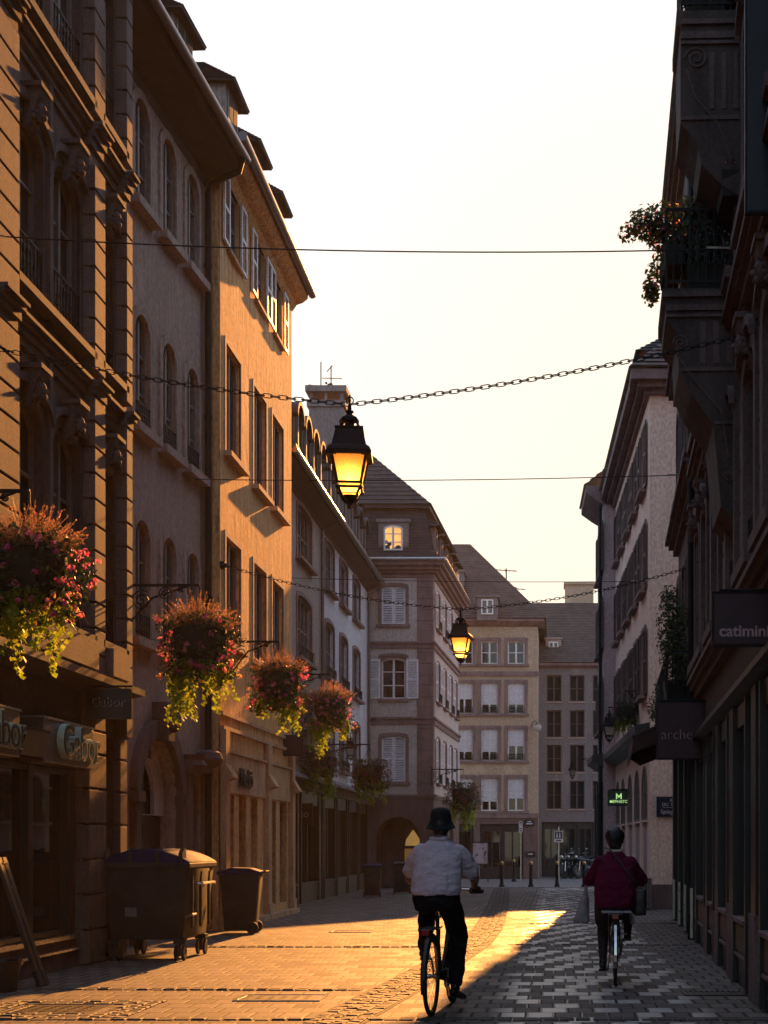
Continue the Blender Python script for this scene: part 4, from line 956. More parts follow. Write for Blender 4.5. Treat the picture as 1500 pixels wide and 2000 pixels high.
mb = MB(-1); mb.box(S(1105), S(1165), -6.2, -5.0, 10.5, 13.95); mb.box(S(1105)-.06, S(1165)+.06, -6.3, -4.9, 13.95, 14.07); mb.build('stair_tower', M['beige'], B)
mb = MB(-1); c = S(1081); mb.box(c-.36, c+.36, -1.9, -.95, 10.05, 10.75); mb.box(c-.42, c+.42, -1.9, -.88, 10.75, 10.82); dm = mb.build('dormer', M['grey_plaster'], B)
p = window(-1, dm, .44, .48, 0, 0, None, None, 2, 2, 'frame_w', 'glass_l'); p.matrix_basis = Matrix.Translation((c, .93, 10.14))
def aerial(label, x, d, z0, h):
    t = thing('roof_aerial', label, 'aerial', (x, d, z0)); mb = MB(); mb.tube([(0, 0, -.6), (0, 0, h)], .03, 6); mb.build('mast', M['iron'], t)
    mb = MB(); mb.tube([(-.6, 0, h-.05), (.5, 0, h-.12)], .02, 5); mb.tube([(-.3, 0, h*.45), (.5, 0, h*.4)], .02, 5)
    for k in range(5): mb.tube([(-.45+.2*k, -.3, h-.07-.012*k), (-.45+.2*k, .3, h-.07-.012*k)], .012, 4)
    mb.build('antenna_arms', M['iron'], t)
aerial('tall thin roof aerial with two arms above the beige house roof', px(988, 66), 66.5, pz(1170, 66), 1.5)
aerial('shorter roof aerial beside the raised roof block', px(1006, 69.5), 69.6, pz(1182, 69.5), .9)
# ================================================================== right side
def right_root(name, label, X, Y, slope):
    return thing(name, label, 'building', (X, Y, 0), radians(90)-math.atan(slope))
SR = .034; XR = lambda Y: 1.43+SR*Y                                       # near right row
B = right_root('dark_balcony_house', 'tall dark stone house at the right edge with two stacked stone balconies on heavy consoles', XR(9), 9, SR)
S = lambda Y: (Y-9)*sqrt(1+SR*SR)
LR = S(21.45)
ax = [S(y) for y in (9.9, 11.6, 13.3, 15.3, 17.4, 19.3, 20.7)]
rowsR = ((4.05, 6.0), (7.35, 9.3), (10.35, 12.2), (13.3, 15.0))
ops = [(a-.48, a+.48, z0, z1, .22) for a in ax for z0, z1 in rowsR]
shopR = [(9.2, 10.6), (10.9, 12.35), (13.55, 14.95), (15.6, 16.9), (17.6, 18.7), (19.2, 20.9)]
ops += [(S(a), S(b), .05, 2.85, 0, .5) for a, b in shopR]
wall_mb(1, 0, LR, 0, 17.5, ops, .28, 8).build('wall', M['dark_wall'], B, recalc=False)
nb = MB(1); nb.box(-22, -.01, -6, 0, 0, 16.0); nb.build('side_wing', M['dark_wall'], B)
for z0, z1 in rowsR:
    p = window(1, B, .96, z1-z0, .22, .26, (.14, .10), M['dark_trim'], 2, 3, 'frame_d', 'glass', (.2, .12, M['dark_trim']), None, (.5, .04), z0 < 8, 0, .06)
    for a in ax: place(p, a, z0, USED)
def mould_r(s0, s1, zt, steps, mat, parent):
    mb = MB(1)
    for i, (t, h) in enumerate(steps): mb.box(s0, s1, -.03, t, zt-h, zt-(steps[i-1][1] if i else 0))
    return mb.build('cornice', mat, parent)
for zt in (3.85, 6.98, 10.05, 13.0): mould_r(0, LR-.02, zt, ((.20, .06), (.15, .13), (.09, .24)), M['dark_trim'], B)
for y in (12.45, 14.25, 16.3, 18.35, 21.2):
    mb = MB(1); z = 3.9
    while z < 17: mb.box(S(y)-.17, S(y)+.17, -.02, .07, z+.01, z+.42-.01); z += .42
    mb.build('pilaster', M['dark_trim'], B, bevel=.008)
for i, (a, b) in enumerate(shopR):
    sa, sb = S(a), S(b); f = MB(1)
    for x0, x1 in ((sa, sa+.1), (sb-.1, sb)): f.box(x0, x1, -.34, .10, .02, 2.84)
    f.box(sa+.1, sb-.1, -.3, .06, 2.62, 2.84); f.box(sa+.1, sb-.1, -.28, .05, .02, .66); f.box((sa+sb)/2-.025, (sa+sb)/2+.025, -.24, -.08, .7, 2.62)
    w = f.build('shop_window', M['black_wood'], B)
    g_ = MB(1); g_.poly([(sa+.1, -.16, .66), (sb-.1, -.16, .66), (sb-.1, -.16, 2.64), (sa+.1, -.16, 2.64)]); g_.build('pane', M['shopglass'], w)
    k = MB(1); k.box(sa+.09, sb-.09, -.2, .12, .66, .70); k.box(sa+.09, sb-.09, .05, .09, .30, .33); k.build('sill', M['brown_stone'], w)
    k = MB(1); k.box(sa+.16, sb-.16, .05, .075, .36, .62); k.build('panel', M['brown_wood'], w)
for y, h in ((12.95, .8), (15.28, .8), (17.25, .62), (18.95, .6)):
    mb = MB(1); mb.box(S(y)-.28, S(y)+.28, -.02, .10, 0, h); mb.build('plinth_block', M['brown_stone'], B)
for y in (12.95, 15.28, 17.25, 18.95, 21.15):
    mb = MB(1); mb.box(S(y)-.2, S(y)+.2, -.02, .085, .0, 2.87); mb.build('shop_pier', M['black_wood'], B)
mb = MB(1); mb.prism([(0, .02, 3.02), (0, .20, 2.96), (0, .20, 2.90), (0, .02, 2.86)], (LR-.1, 0, 0)); mb.build('fascia', M['black_wood'], B)
def bay(Ya, Yb, prof, name):
    mb = MB(1); mb.prism([(S(Ya), t, z) for t, z in prof], (S(Yb)-S(Ya), 0, 0)); return mb.build(name, M['dark_wall'], B)
bA = bay(14.45, 15.35, [(-.02, 9.85), (.70, 9.85), (.70, 9.72), (.66, 9.68), (.66, 8.72), (.57, 8.62), (.48, 8.47), (.45, 8.3), (.26, 8.1), (-.02, 7.9)], 'balcony')
b2 = bay(15.1, 16.25, [(-.02, 7.30), (.82, 7.30), (.82, 7.18), (.78, 7.12), (.78, 6.98), (.66, 6.83), (.64, 6.45), (.52, 6.2), (.28, 5.86), (.2, 5.0), (-.02, 4.75)], 'balcony')
for bb, Ya, Yb, pr, zt in ((bA, 14.45, 15.35, .66, 9.85), (b2, 15.1, 16.25, .78, 7.30)):
    r = MB(1); a, b = S(Ya), S(Yb)
    for z in (.06, .82): r.box(a, a+.02, 0, pr, zt+z, zt+z+.03); r.box(a, b, pr-.02, pr, zt+z+.001, zt+z+.031); r.box(b-.02, b, 0, pr-.02, zt+z, zt+z+.03)
    for i in range(9): t_ = pr*i/9; r.box(a+.003, a+.017, t_, t_+.014, zt, zt+.84); r.box(b-.017, b-.003, t_, t_+.014, zt, zt+.84)
    for i in range(10): s_ = a+(b-a)*i/10; r.box(s_, s_+.014, pr-.017, pr-.003, zt, zt+.84)
    for i in range(8):
        c = (pr*(i+.5)/9); r.tube([(a+.01, c+.032*cos(q), zt+.45+.2*sin(q)) for q in [2*pi*k/10 for k in range(10)]], .007, 4, close=True)
    r.build('railing', M['iron'], bb)
v = MB(1)                                                                 # volutes carved on the near cheeks
def spiral(s_, t_, z_, r_, sg_=1):
    return [(s_, t_+sg_*r_*(1-k/26)*cos(k*.55), z_+r_*(1-k/26)*sin(k*.55)) for k in range(24)]
v.tube(spiral(S(14.45)-.006, .50, 9.36, .12), .014, 6); v.tube([(S(14.45)-.006, .6, 9.26), (S(14.45)-.006, .5, 8.95), (S(14.45)-.006, .28, 8.7), (S(14.45)-.006, .14, 8.3)], .014, 6)
for z_, h_, o_ in ((9.70, .05, .035), (9.56, .07, .022), (9.50, .03, .03), (8.74, .04, .02)): v.box(S(14.45)-o_, S(14.45), .02, .655, z_, z_+h_)
for t_ in (.08, .2, .32): v.box(S(14.45)-.012, S(14.45), t_, t_+.05, 8.85, 9.42)
v.build('volute', M['dark_trim'], bA)
v = MB(1); v.tube(spiral(S(15.1)-.006, .62, 6.72, .085), .013, 6); v.tube(spiral(S(15.1)-.006, .12, 5.3, .06), .012, 6); v.tube([(S(15.1)-.006, .66, 6.6), (S(15.1)-.006, .5, 6.35), (S(15.1)-.006, .2, 6.0), (S(15.1)-.006, .12, 5.5)], .014, 6)
for z_, h_, o_, t1 in ((7.20, .06, .04, .82), (7.06, .06, .025, .78), (6.99, .03, .03, .78), (6.42, .04, .02, .63), (5.86, .03, .02, .27)): v.box(S(15.1)-o_, S(15.1), .02, t1, z_, z_+h_)
for t_ in (.08, .22, .36): v.box(S(15.1)-.012, S(15.1), t_, t_+.06, 6.5, 6.95)
v.build('volute', M['dark_trim'], b2)
B1 = B
# second dark house, up to the side street
B = right_root('dark_ledge_house', 'dark weathered house with ledges and a drainpipe, before the side street on the right', XR(21.5), 21.5, SR)
S = lambda Y: (Y-21.5)*sqrt(1+SR*SR); LR = S(27.6)
ax = [S(y) for y in (22.7, 24.5, 26.3)]
rowsR = ((4.3, 6.2), (7.6, 9.3), (10.5, 12.2))
ops = [(a-.45, a+.45, z0, z1, .2) for a in ax for z0, z1 in rowsR] + [(S(a), S(b), .05, 2.7, 0, .4) for a, b in ((21.9, 23.2), (23.7, 25.0), (25.5, 26.8))]
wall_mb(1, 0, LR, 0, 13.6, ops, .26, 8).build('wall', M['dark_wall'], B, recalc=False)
for z0, z1 in rowsR:
    p = window(1, B, .90, z1-z0, .2, .24, (.13, .09), M['dark_trim'], 2, 3, 'frame_d', 'glass', (.2, .12, M['dark_trim']), None, (.4, .04))
    for a in ax: place(p, a, z0, USED)
for zt in (3.5, 7.25, 8.95+1.2, 13.6): mould_r(.0, LR+.10, zt, ((.26, .06), (.19, .14), (.10, .26)), M['dark_trim'], B)
mb = MB(1); mb.tube([(.12, .12, 0), (.12, .12, 13.3)], .055, 8); mb.build('drainpipe', M['iron'], B, smooth=True)
mb = MB(1); tile_rows(mb, (0, .3, 13.62), (LR+.2, .3, 13.62), (0, -.9, 15.2), (LR-.6, -.9, 15.2), 10); tile_rows(mb, (0, -.9, 15.2), (LR-.6, -.9, 15.2), (0, -4, 17), (LR-3, -4, 17), 8); tile_rows(mb, (LR+.2, .3, 13.62), (LR+.2, -8, 13.62), (LR-.6, -.9, 15.2), (LR-.6, -8, 15.2), 10); mb.build('roof', M['slate'], B, recalc=False)
shop_row(B, 1, [(S(21.9), S(23.2)), (S(23.7), S(25.0)), (S(25.5), S(26.8))], 0, 2.7, 'black_wood', .55)
for y in (21.7, 23.45, 25.25, 27.15):
    mb = MB(1); mb.box(S(y)-.16, S(y)+.16, -.02, .13, 0, 3.2); mb.build('shop_pier', M['black_wood'], B)
for y in (21.7, 23.45, 25.25, 27.15):
    mb = MB(1); mb.box(S(y)-.165, S(y)-.135, .10, .14, .03, .78); mb.build('corner_guard', M['steel'], B)
mb = MB(1); r = MB(1); a, b = S(21.6), S(26.9)
mb.box(a-.02, b, -.02, .50, 3.5, 3.60); mb.build('balcony', M['dark_wall'], B)
for z in (.0, .72): r.box(a, a+.02, 0, .47, 3.62+z, 3.64+z); r.box(a, b, .46, .48, 3.621+z, 3.641+z)
for i in range(6): r.box(a+.003, a+.017, .47*i/6, .47*i/6+.014, 3.6, 4.34)
for i in range(52): r.box(a+.1*i, a+.1*i+.014, .463, .477, 3.6, 4.34)
r.build('railing', M['iron'], bpy.data.objects['balcony.002'] if 'balcony.002' in bpy.data.objects else B)
mb = MB(1); n = 10                                                         # scalloped shop awning
P = [(.02, 3.42)]+[(.02+.98*(i/n), 3.42-.30*(i/n)**1.6) for i in range(1, n+1)]
mb.prism([(S(22.2), t, z) for t, z in P]+[(S(22.2), t, z-.02) for t, z in reversed(P)], (S(27.2)-S(22.2), 0, 0))
for i in range(10):
    s_ = S(22.2)+(S(27.2)-S(22.2))*i/10; w_ = (S(27.2)-S(22.2))/10
    mb.prism([(s_, .98, 3.13), (s_+w_, .98, 3.13), (s_+w_, .98, 2.98), (s_+w_*.75, .98, 2.90), (s_+w_*.25, .98, 2.90), (s_, .98, 2.98)], (0, .012, 0))
mb.prism([(S(27.2), t, z-.02) for t, z in P]+[(S(27.2), .75, 2.93), (S(27.2), .45, 3.05), (S(27.2), .2, 3.1), (S(27.2), .02, 2.9)], (.012, 0, 0))
mb.build('awning', M['sign_red'], B)
# ================================================================== pink house beyond the side street, and its neighbour
SP = -.03; YP = 31.8; XP = 2.09
B = right_root('pink_house', 'pale pink house with arched shop windows and brown shutters, behind the woman cyclist', XP, YP, SP)
S = lambda Y: (Y-YP)*sqrt(1+SP*SP); LP = S(42.4)
ax = [S(y) for y in (33.2, 35.4, 37.4, 39.4, 41.3)]
rowsP = ((4.85, 6.35), (7.25, 8.75), (9.55, 11.0))
arP = [S(y) for y in (33.0, 35.0, 37.1, 39.4, 41.4)]
ops = [(a-.46, a+.46, z0, z1) for a in ax for z0, z1 in rowsP] + [(a-.66, a+.66, .55, 3.25, .6, .05) for a in arP]
wall_mb(1, 0, LP, 0, 11.45, ops, .18, 3).build('wall', M['pink_wall'], B, recalc=False)
for z0, z1 in rowsP:
    p = window(1, B, .92, z1-z0, 0, .16, (.10, .03), M['brown_stone'], 2, 2, 'frame_d', 'glass', (.16, .08, M['brown_stone']), ('open', M['shutter_d']))
    for a in ax: place(p, a, z0, USED)
p = window(1, B, 1.32, 1.25, .6, .045, None, None, 2, 2, 'dark_wood' if False else 'frame_d', 'void', (.03, .05, M['pink_wall']))
for a in arP: place(p, a, 2.0, USED)
for a in arP:
    mb = MB(1); mb.box(a-.655, a+.655, -.06, -.035, .55, 1.94); mb.build('arch_panel', M['mauve_wall'], B)
tmp = bpy.data.objects.new('tmp', None); COL.objects.link(tmp); tmp.location = (XP, YP, 0)
wall_mb(-1, .005, 6.0, .55, 11.45, [], .1, 2.5).build('gable_wall', M['pink_wall'], tmp, recalc=False)
mb = MB(-1); mb.box(-.02, 6.0, -.1, .04, 0, .55); mb.build('plinth', M['dark_stone'], tmp)
mb = MB(-1)
for t_, za, zb in ((.10, 11.40, 11.52), (.26, 11.52, 11.64), (.42, 11.64, 11.86)): mb.box(-.02-t_, 6.2, -.2, t_, za, zb)
mb.build('eave', M['brown_stone'], tmp)
mb = MB(-1); tile_rows(mb, (-.46, .46, 11.88), (6.3, .46, 11.88), (2.5, -4.0, 15.4), (6.3, -4.0, 15.4), 24, .05); mb.build('roof', M['roof'], tmp, recalc=False)
adopt(tmp, B)
mb = MB(1); mb.box(.0, LP, -.02, .05, 0, .50); mb.build('plinth', M['dark_stone'], B)
mb = MB(1)
for t_, za, zb in ((.10, 11.40, 11.52), (.26, 11.52, 11.64), (.42, 11.64, 11.86)): mb.box(.02, LP, -.2, t_-.004, za+.002, zb-.002)
mb.build('eave', M['brown_stone'], B)
mb = MB(1); tile_rows(mb, (-.4, .46, 11.88), (LP, .46, 11.88), (3.2, -3.0, 15.2), (LP, -3.0, 15.2), 24, .05); mb.poly([(-.3, -6, 11.8), (LP, -6, 11.8), (LP, -3, 15.2), (3.2, -3.0, 15.2)]); mb.build('roof', M['roof'], B, recalc=False)
for s_ in (2.2, 4.4):
    mb = MB(1); mb.box(s_-.4, s_+.4, -1.2, -.05, 12.2, 13.0); dm = mb.build('dormer', M['mauve_wall'], B)
    rb = MB(1); tile_rows(rb, (s_-.55, .15, 12.95), (s_+.55, .15, 12.95), (s_, -.6, 13.5), (s_, -.6, 13.5), 6, .04); tile_rows(rb, (s_-.55, -1.2, 12.95), (s_-.55, .15, 12.95), (s_, -1.2, 13.5), (s_, -.6, 13.5), 6, .04); rb.build('dormer_roof', M['slate'], dm, recalc=False)
mb = MB(1); mb.prism([(-.02, 0, 4.15), (-.02, .34, 4.08), (-.02, .34, 3.92), (-.02, .2, 3.85), (-.02, 0, 3.72)], (LP+.02, 0, 0)); mb.build('ledge', M['dark_wood'], B)
B = right_root('mauve_house', 'narrow mauve house with a deep dark eave at the far end of the right row', 1.42, 42.42, SP)
S = lambda Y: (Y-42.42); L8 = S(45.3)
ops = [(a-.42, a+.42, z0, z1) for a in (.75, 2.1) for z0, z1 in rowsP]
wall_mb(1, 0, L8, 0, 11.7, ops, .18, 3).build('wall', M['mauve_wall'], B, recalc=False)
for z0, z1 in rowsP:
    p = window(1, B, .84, z1-z0, 0, .16, (.09, .03), M['brown_stone'], 2, 2, 'frame_d', 'glass', (.14, .08, M['brown_stone']), ('open', M['shutter_d']))
    for a in (.75, 2.1): place(p, a, z0, USED)
mb = MB(1); mb.prism([(0, 0, 11.5), (0, .2, 11.62), (0, .52, 11.85), (0, .52, 12.05), (0, -.4, 12.05), (0, -.4, 11.5)], (L8, 0, 0)); mb.build('eave', M['brown_stone'], B)
mb = MB(1); tile_rows(mb, (0, .55, 12.06), (L8+.2, .55, 12.06), (0, -2.4, 14.4), (L8-1.2, -2.4, 14.4), 16, .05); mb.build('roof', M['roof'], B, recalc=False)
shop_row(B, 1, [(.15, 1.3), (1.5, 2.7)], .06, 3.3, 'black_wood', .4)
mb = MB(1); mb.prism([(-.0, 0, 4.15), (-.0, .34, 4.08), (-.0, .34, 3.92), (-.0, 0, 3.72)], (L8+.05, 0, 0)); mb.build('ledge', M['dark_wood'], B)
mb = MB(1); mb.tube([(.06, .09, 0), (.06, .09, 11.5)], .05, 8); mb.build('drainpipe', M['iron'], B, smooth=True)
# ================================================================== signs of the right side
def hung_sign(name, label, x0, x1, y0, y1, d, mat, texts, th=.06, font=.0):
    xa, xb, za, zb = px(x0, d), px(x1, d), pz(y1, d), pz(y0, d)
    t = flat_sign(name, label, ((xa+xb)/2, d, (za+zb)/2), 0, xb-xa, zb-za, mat, texts, th, font)
    mb = MB(); w = xb-xa; h = zb-za
    for z in (h/2+.03, -h/2+.06): mb.tube([(w/2-.05, th/2+.02, z), (w/2+.25, th/2+.02, z)], .012, 6)
    mb.tube([(-w/2+.05, 0, h/2+.03), (w/2, 0, h/2+.03)], .012, 6)
    mb.build('bracket', M['iron'], t); return t
hung_sign('projecting_sign', 'dark burgundy projecting sign reading catimini in rounded pink letters, right edge', 1393, 1512, 1160, 1260, 12.0, 'sign_red', [('catimini', 0.0, -.105, .135, 'letter_p')], .07, .003)
hung_sign('projecting_sign', 'dark burgundy projecting sign reading arche in thin letters, below the small iron balcony', 1284, 1376, 1372, 1482, 20.0, 'sign_red', [('arche', -.06, -.06, .20, 'letter_p')], .06, -.004)
hung_sign('banner_sign', 'tall plain black projecting panel in the top right corner', 1458, 1540, -420, 415, 11.2, 'black_wood', [], .05)
t = hung_sign('projecting_sign', 'green projecting sign with a crowned letter M above the word MEPHISTO', 1188, 1229, 1544, 1573, 38.0, 'green_sign', [('MEPHISTO', 0, -.10, .105, 'green_l')], .10, .001)
mb = MB(); mb.prism([(-.075, -.056, -.03), (-.075, -.056, .13), (-.035, -.056, .10), (0, -.056, .045), (.035, -.056, .10), (.075, -.056, .13), (.075, -.056, -.03), (.045, -.056, -.03), (.045, -.056, .055), (0, -.056, -.005), (-.045, -.056, .055), (-.045, -.056, -.03)], (0, -.006, 0)); mb.build('emblem', M['green_l'], t)
t = flat_sign('street_name_plate', 'navy street plate reading RUE DU MIROIR and Spiegelgass on the pink gable wall', (2.62, 31.745, 2.27), 0, .74, .42, 'sign_blue', [('RUE', 0, .14, .10, 'letter_w'), ('DU  MIROIR', 0, .05, .10, 'letter_w'), ('Spiegelgass', 0, -.11, .135, 'letter_w')], .03)
mb = MB(); mb.box(-.25, .25, -.022, -.016, -.015, -.007); mb.build('rule_line', M['letter_w'], t)
t = flat_sign('street_name_plate', 'small navy street plate on the beige house beside the pedestrian sign post', (px(1034, 59.9), 59.93, pz(1607, 59.9)), 0, .36, .22, 'sign_blue', [], .03)
mb = MB(); mb.box(-.08, .08, -.022, -.016, .03, .065); mb.box(-.13, .13, -.022, -.016, -.06, -.02); mb.build('lettering', M['letter_w'], t)
# ================================================================== lanterns
M['lamp_glass'] = None
def lamp_glass(name, c, trans):
    m, nt, b = new_mat(name)
    n = noise(nt, coords(nt), 60, 3); col = ramp(nt, n, [(.3, sc(c, .75)), (.7, c)])
    nt.links.new(col, b.inputs['Base Color']); b.inputs['Roughness'].default_value = .25
    tr = nd(nt, 'ShaderNodeBsdfTranslucent'); nt.links.new(col, tr.inputs[0])
    mx = nd(nt, 'ShaderNodeMixShader'); mx.inputs[0].default_value = trans
    nt.links.new(b.outputs[0], mx.inputs[1]); nt.links.new(tr.outputs[0], mx.inputs[2]); nt.links.new(mx.outputs[0], nt.nodes['Material Output'].inputs[0])
    bump(nt, b, n, .3, .003); return m
M['lamp_glass'] = lamp_glass('amber hammered glass', (1.0, .62, .20), .8)
M['pale_glass'] = lamp_glass('pale frosted lamp glass', (.75, .68, .62), .5)
M['bulb'] = emit('glowing bulb', (1.0, .75, .35), 2.0)
def sq_rows(mb, rows, tw=0.0):
    vs = [(h*a, h*b, z) for h, z in rows for a, b in ((-1, -1), (1, -1), (1, 1), (-1, 1))]; n = len(rows)
    fs = [(i*4+k, i*4+(k+1) % 4, (i+1)*4+(k+1) % 4, (i+1)*4+k) for i in range(n-1) for k in range(4)]+[(3, 2, 1, 0), tuple(range(n*4-4, n*4))]
    return mb.add(vs, fs)
def lantern(label, loc, rz, scale=1.0, lit=True, group=None, power=5.0, arm=None):
    t = thing('hanging_lantern' if arm is None else 'wall_lantern', label, 'lantern', loc, rz, group); t.scale = (scale,)*3
    mb = MB(); sq_rows(mb, [(.205, .53), (.215, .545), (.20, .575), (.168, .605), (.132, .765), (.14, .775), (.14, .79), (.06, .80)])
    for a in (-1, 1): mb.box(.17*a-.05, .17*a+.05, -.21, .21, .50, .54); mb.box(-.12, .12, .19*a-.02, .19*a+.02, .505, .54)
    mb.build('roof', M['iron'], t, bevel=.004)
    mb = MB(); mb.lathe((0, 0, 0), [(.05, .79), (.045, .86), (.085, .87), (.075, .90), (.03, .925), (.028, .95), (.04, .955), (.04, .97), (.022, .975), (.018, 1.03), (.0, 1.035)], 14)
    for k in range(4):
        a = pi/4+k*pi/2; mb.tube([(.115*cos(a), .115*sin(a), .79), (.12*cos(a), .12*sin(a), .85), (.085*cos(a), .085*sin(a), .89), (.03*cos(a), .03*sin(a), .92)], .012, 6)
    mb.build('crown', M['iron'], t, smooth=True)
    mb = MB()
    for a in (-1, 1):
        for b in (-1, 1): mb.obox((.112*a, .112*b, .24), (.172*a, .172*b, .54), .02, .02)
    for h, z in ((.118, .245), (.118, .20), (.172, .535)):
        for a in (-1, 1): mb.obox((-h-.008, h*a, z), (h+.008, h*a, z), .022, .022); mb.obox((h*a, -h+.008, z), (h*a, h-.008, z), .022, .022)
    mb.build('frame', M['iron'], t)
    mb = MB()
    for k in range(4):
        R_ = Matrix.Rotation(k*pi/2, 3, 'Z'); q = [R_ @ Vector(p) for p in ((-.108, -.112, .25), (.108, -.112, .25), (.165, -.169, .53), (-.165, -.169, .53))]; mb.poly([tuple(p) for p in q])
        q = [R_ @ Vector(p) for p in ((-.08, -.085, .155), (.08, -.085, .155), (.1, -.105, .192), (-.1, -.105, .192))]; mb.poly([tuple(p) for p in q])
    mb.build('pane', M['lamp_glass' if lit else 'pale_glass'], t)
    mb = MB(); mb.lathe((0, 0, 0), [(.0, 0), (.014, .01), (.016, .04), (.032, .05), (.036, .07), (.02, .09), (.05, .11), (.085, .13), (.0, .132)], 12)
    for k in range(4):
        a = pi/4+k*pi/2; mb.tube([(r*cos(a), r*sin(a), z) for r, z in ((.03, .07), (.07, .085), (.105, .125), (.135, .19), (.165, .215), (.175, .195), (.16, .185))], .014, 6)
    mb.build('finial', M['iron'], t, smooth=True)
    mb = MB(); mb.ball((0, 0, .33), (.035, .035, .05) if lit else (.05, .05, .08)); bl = mb.build('bulb', M['bulb' if lit else 'pale_glass'], t, smooth=True)
    mb = MB(); mb.lathe((0, 0, .38), [(.02, .0), (.03, .05), (.03, .12), (.05, .14)], 10); mb.build('bulb_holder', M['iron'], t, smooth=True)
    if lit:
        ld = bpy.data.lights.new('lamp_light', 'POINT'); ld.energy = power; ld.color = (1.0, .54, .17); ld.shadow_soft_size = .04
        lo = bpy.data.objects.new('lamp_light', ld); COL.objects.link(lo); lo.parent = t; lo.location = (0, 0, .265)
    if arm is None:
        mb = MB(); mb.tube([(.036*cos(a), 0, 1.075+.036*sin(a)) for a in [2*pi*k/16 for k in range(16)]], .006, 6, close=True); mb.tube([(0, .0, 1.03), (0, 0, 1.125)], .009, 6); mb.build('ring', M['iron'], t, smooth=True)
    else:
        mb = MB(); L = arm; mb.tube([(0, 0, 1.03), (0, 0, 1.10)], .012, 6); mb.tube([(-.05 if L > 0 else .05, 0, 1.10), (L, 0, 1.10)], .018, 6)
        s_ = 1 if L > 0 else -1; A = abs(L)
        mb.tube([(L, 0, .62), (L-s_*.08, 0, .8), (L-s_*A*.35, 0, .98), (L-s_*A*.6, 0, 1.08)], .014, 6); mb.box(min(L, L+s_*.02), max(L, L+s_*.02), -.04, .04, .55, 1.18)
        mb.tube([(L-s_*(.2+.08*(1-k/22)*cos(k*.55)), 0, 1.0+.08*(1-k/22)*sin(k*.55)) for k in range(20)], .009, 5)
        mb.build('bracket', M['iron'], t, smooth=True)
    return t
D1, DL2 = 13.66, 23.8
lantern('big lit lantern on the nearer chain in the middle of the street', (px(683, D1), D1, pz(995, D1)), radians(5), .965, True, 'lit lanterns on chains', 2.6)
lantern('smaller lit lantern hanging from the farther chain, in front of the corner building', (px(900, DL2), DL2, pz(1299, DL2)), radians(-7), .86, True, 'lit lanterns on chains', 2.6)
lantern('unlit lantern on a wall bracket of the pink house, beside a dark flower basket', (px(1190, 35), 35, pz(1452, 35)), 0, .80, False, 'unlit wall lanterns', 0, .80)
lantern('unlit lantern on a long bracket at the far end of the right row', (px(1118, 45), 45, pz(1523, 45)), 0, .60, False, 'unlit wall lanterns', 0, 1.30)
lantern('unlit wall lantern by the shaded white house, above a dark basket on the left', (px(685, 41), 41, pz(1487, 41)), 0, .72, False, 'unlit wall lanterns', 0, -.48)
def chain(label, pts, pitch, r, d, sag=.06):
    t = thing('chain', label, 'chain', (0, 0, 0)); mb = MB(); k = 0
    o = Vector(pts[1]); t.location = o
    for a, b in ((pts[0], pts[1]), (pts[1], pts[2])):
        a, b = Vector(a), Vector(b); L = (b-a).length; n = int(L/pitch); f = lambda u: a.lerp(b, u)-Vector((0, 0, sag*4*u*(1-u)))-o
        for i in range(n):
            c0, c1 = f(i/n), f((i+1)/n); ax_ = (c1-c0); hl = ax_.length*.66; ax_.normalize(); side = Vector((0, 1, 0)) if k % 2 else ax_.cross(Vector((0, 1, 0))).normalized(); c = (c0+c1)/2; w = pitch*.26
            mb.tube([c+ax_*(hl*.55*cos(q)+ (hl*.45 if cos(q) > 0 else -hl*.45))+side*w*sin(q) for q in [2*pi*j/10 for j in range(10)]], r, 5, close=True); k += 1
    mb.build('links', M['iron'], t, smooth=True)
    for p in (pts[0], pts[2]):
        mb = MB(); q = Vector(p)-o; mb.ball(q, .05); mb.lathe((q.x-.02 if p is pts[2] else q.x-.06, q.y, q.z), [(.07, 0), (.07, .08)], 10, 'x'); mb.build('wall_anchor', M['iron'], t)
z1 = pz(790, D1)
chain('heavy black chain holding the big near lantern across the street', [(-5.62, D1, pz(666, D1)), (px(683, D1), D1, z1), (1.88, D1, pz(650, D1))], .075, .0052, D1, .07)
z2 = pz(1190, DL2)
chain('thinner dark chain holding the smaller far lantern across the street', [(-5.50, DL2, pz(1104, DL2)), (px(900, DL2), DL2, z2), (2.22, DL2, pz(1108, DL2))], .075, .0055, DL2, .12)
def wire(label, a, b, r, sag):
    t = thing('wire', label, 'cable', a); a, b = Vector(a), Vector(b); mb = MB()
    mb.tube([a.lerp(b, i/20)-a-Vector((0, 0, sag*4*(i/20)*(1-i/20))) for i in range(21)], r, 6); mb.build('cable', M['iron'], t, smooth=True)
    mb = MB(); mb.tube([(b-a), (b-a).lerp(Vector((0, 0, 0)), .05)], r*2.2, 6); mb.ball((b-a), .03); mb.ball((0, 0, 0), .03); mb.build('end_fitting', M['steel'], t)
wire('thin cable crossing high over the street, topmost of the cables', (-5.66, 14.45, pz(461, 14.45)), (1.90, 14.45, pz(485, 14.45)), .007, .09)
wire('thin cable crossing the street behind the big lantern, at about the height of its glass', (-5.82, 23.0, pz(936, 23.0)), (2.19, 23.0, pz(927, 23.0)), .007, .05)
wire('faint thin cable above the smaller lantern, near the end of the street', (-6.15, 32.0, pz(1128, 32.0)), (2.05, 32.0, pz(1135, 32.0)), .007, .05)
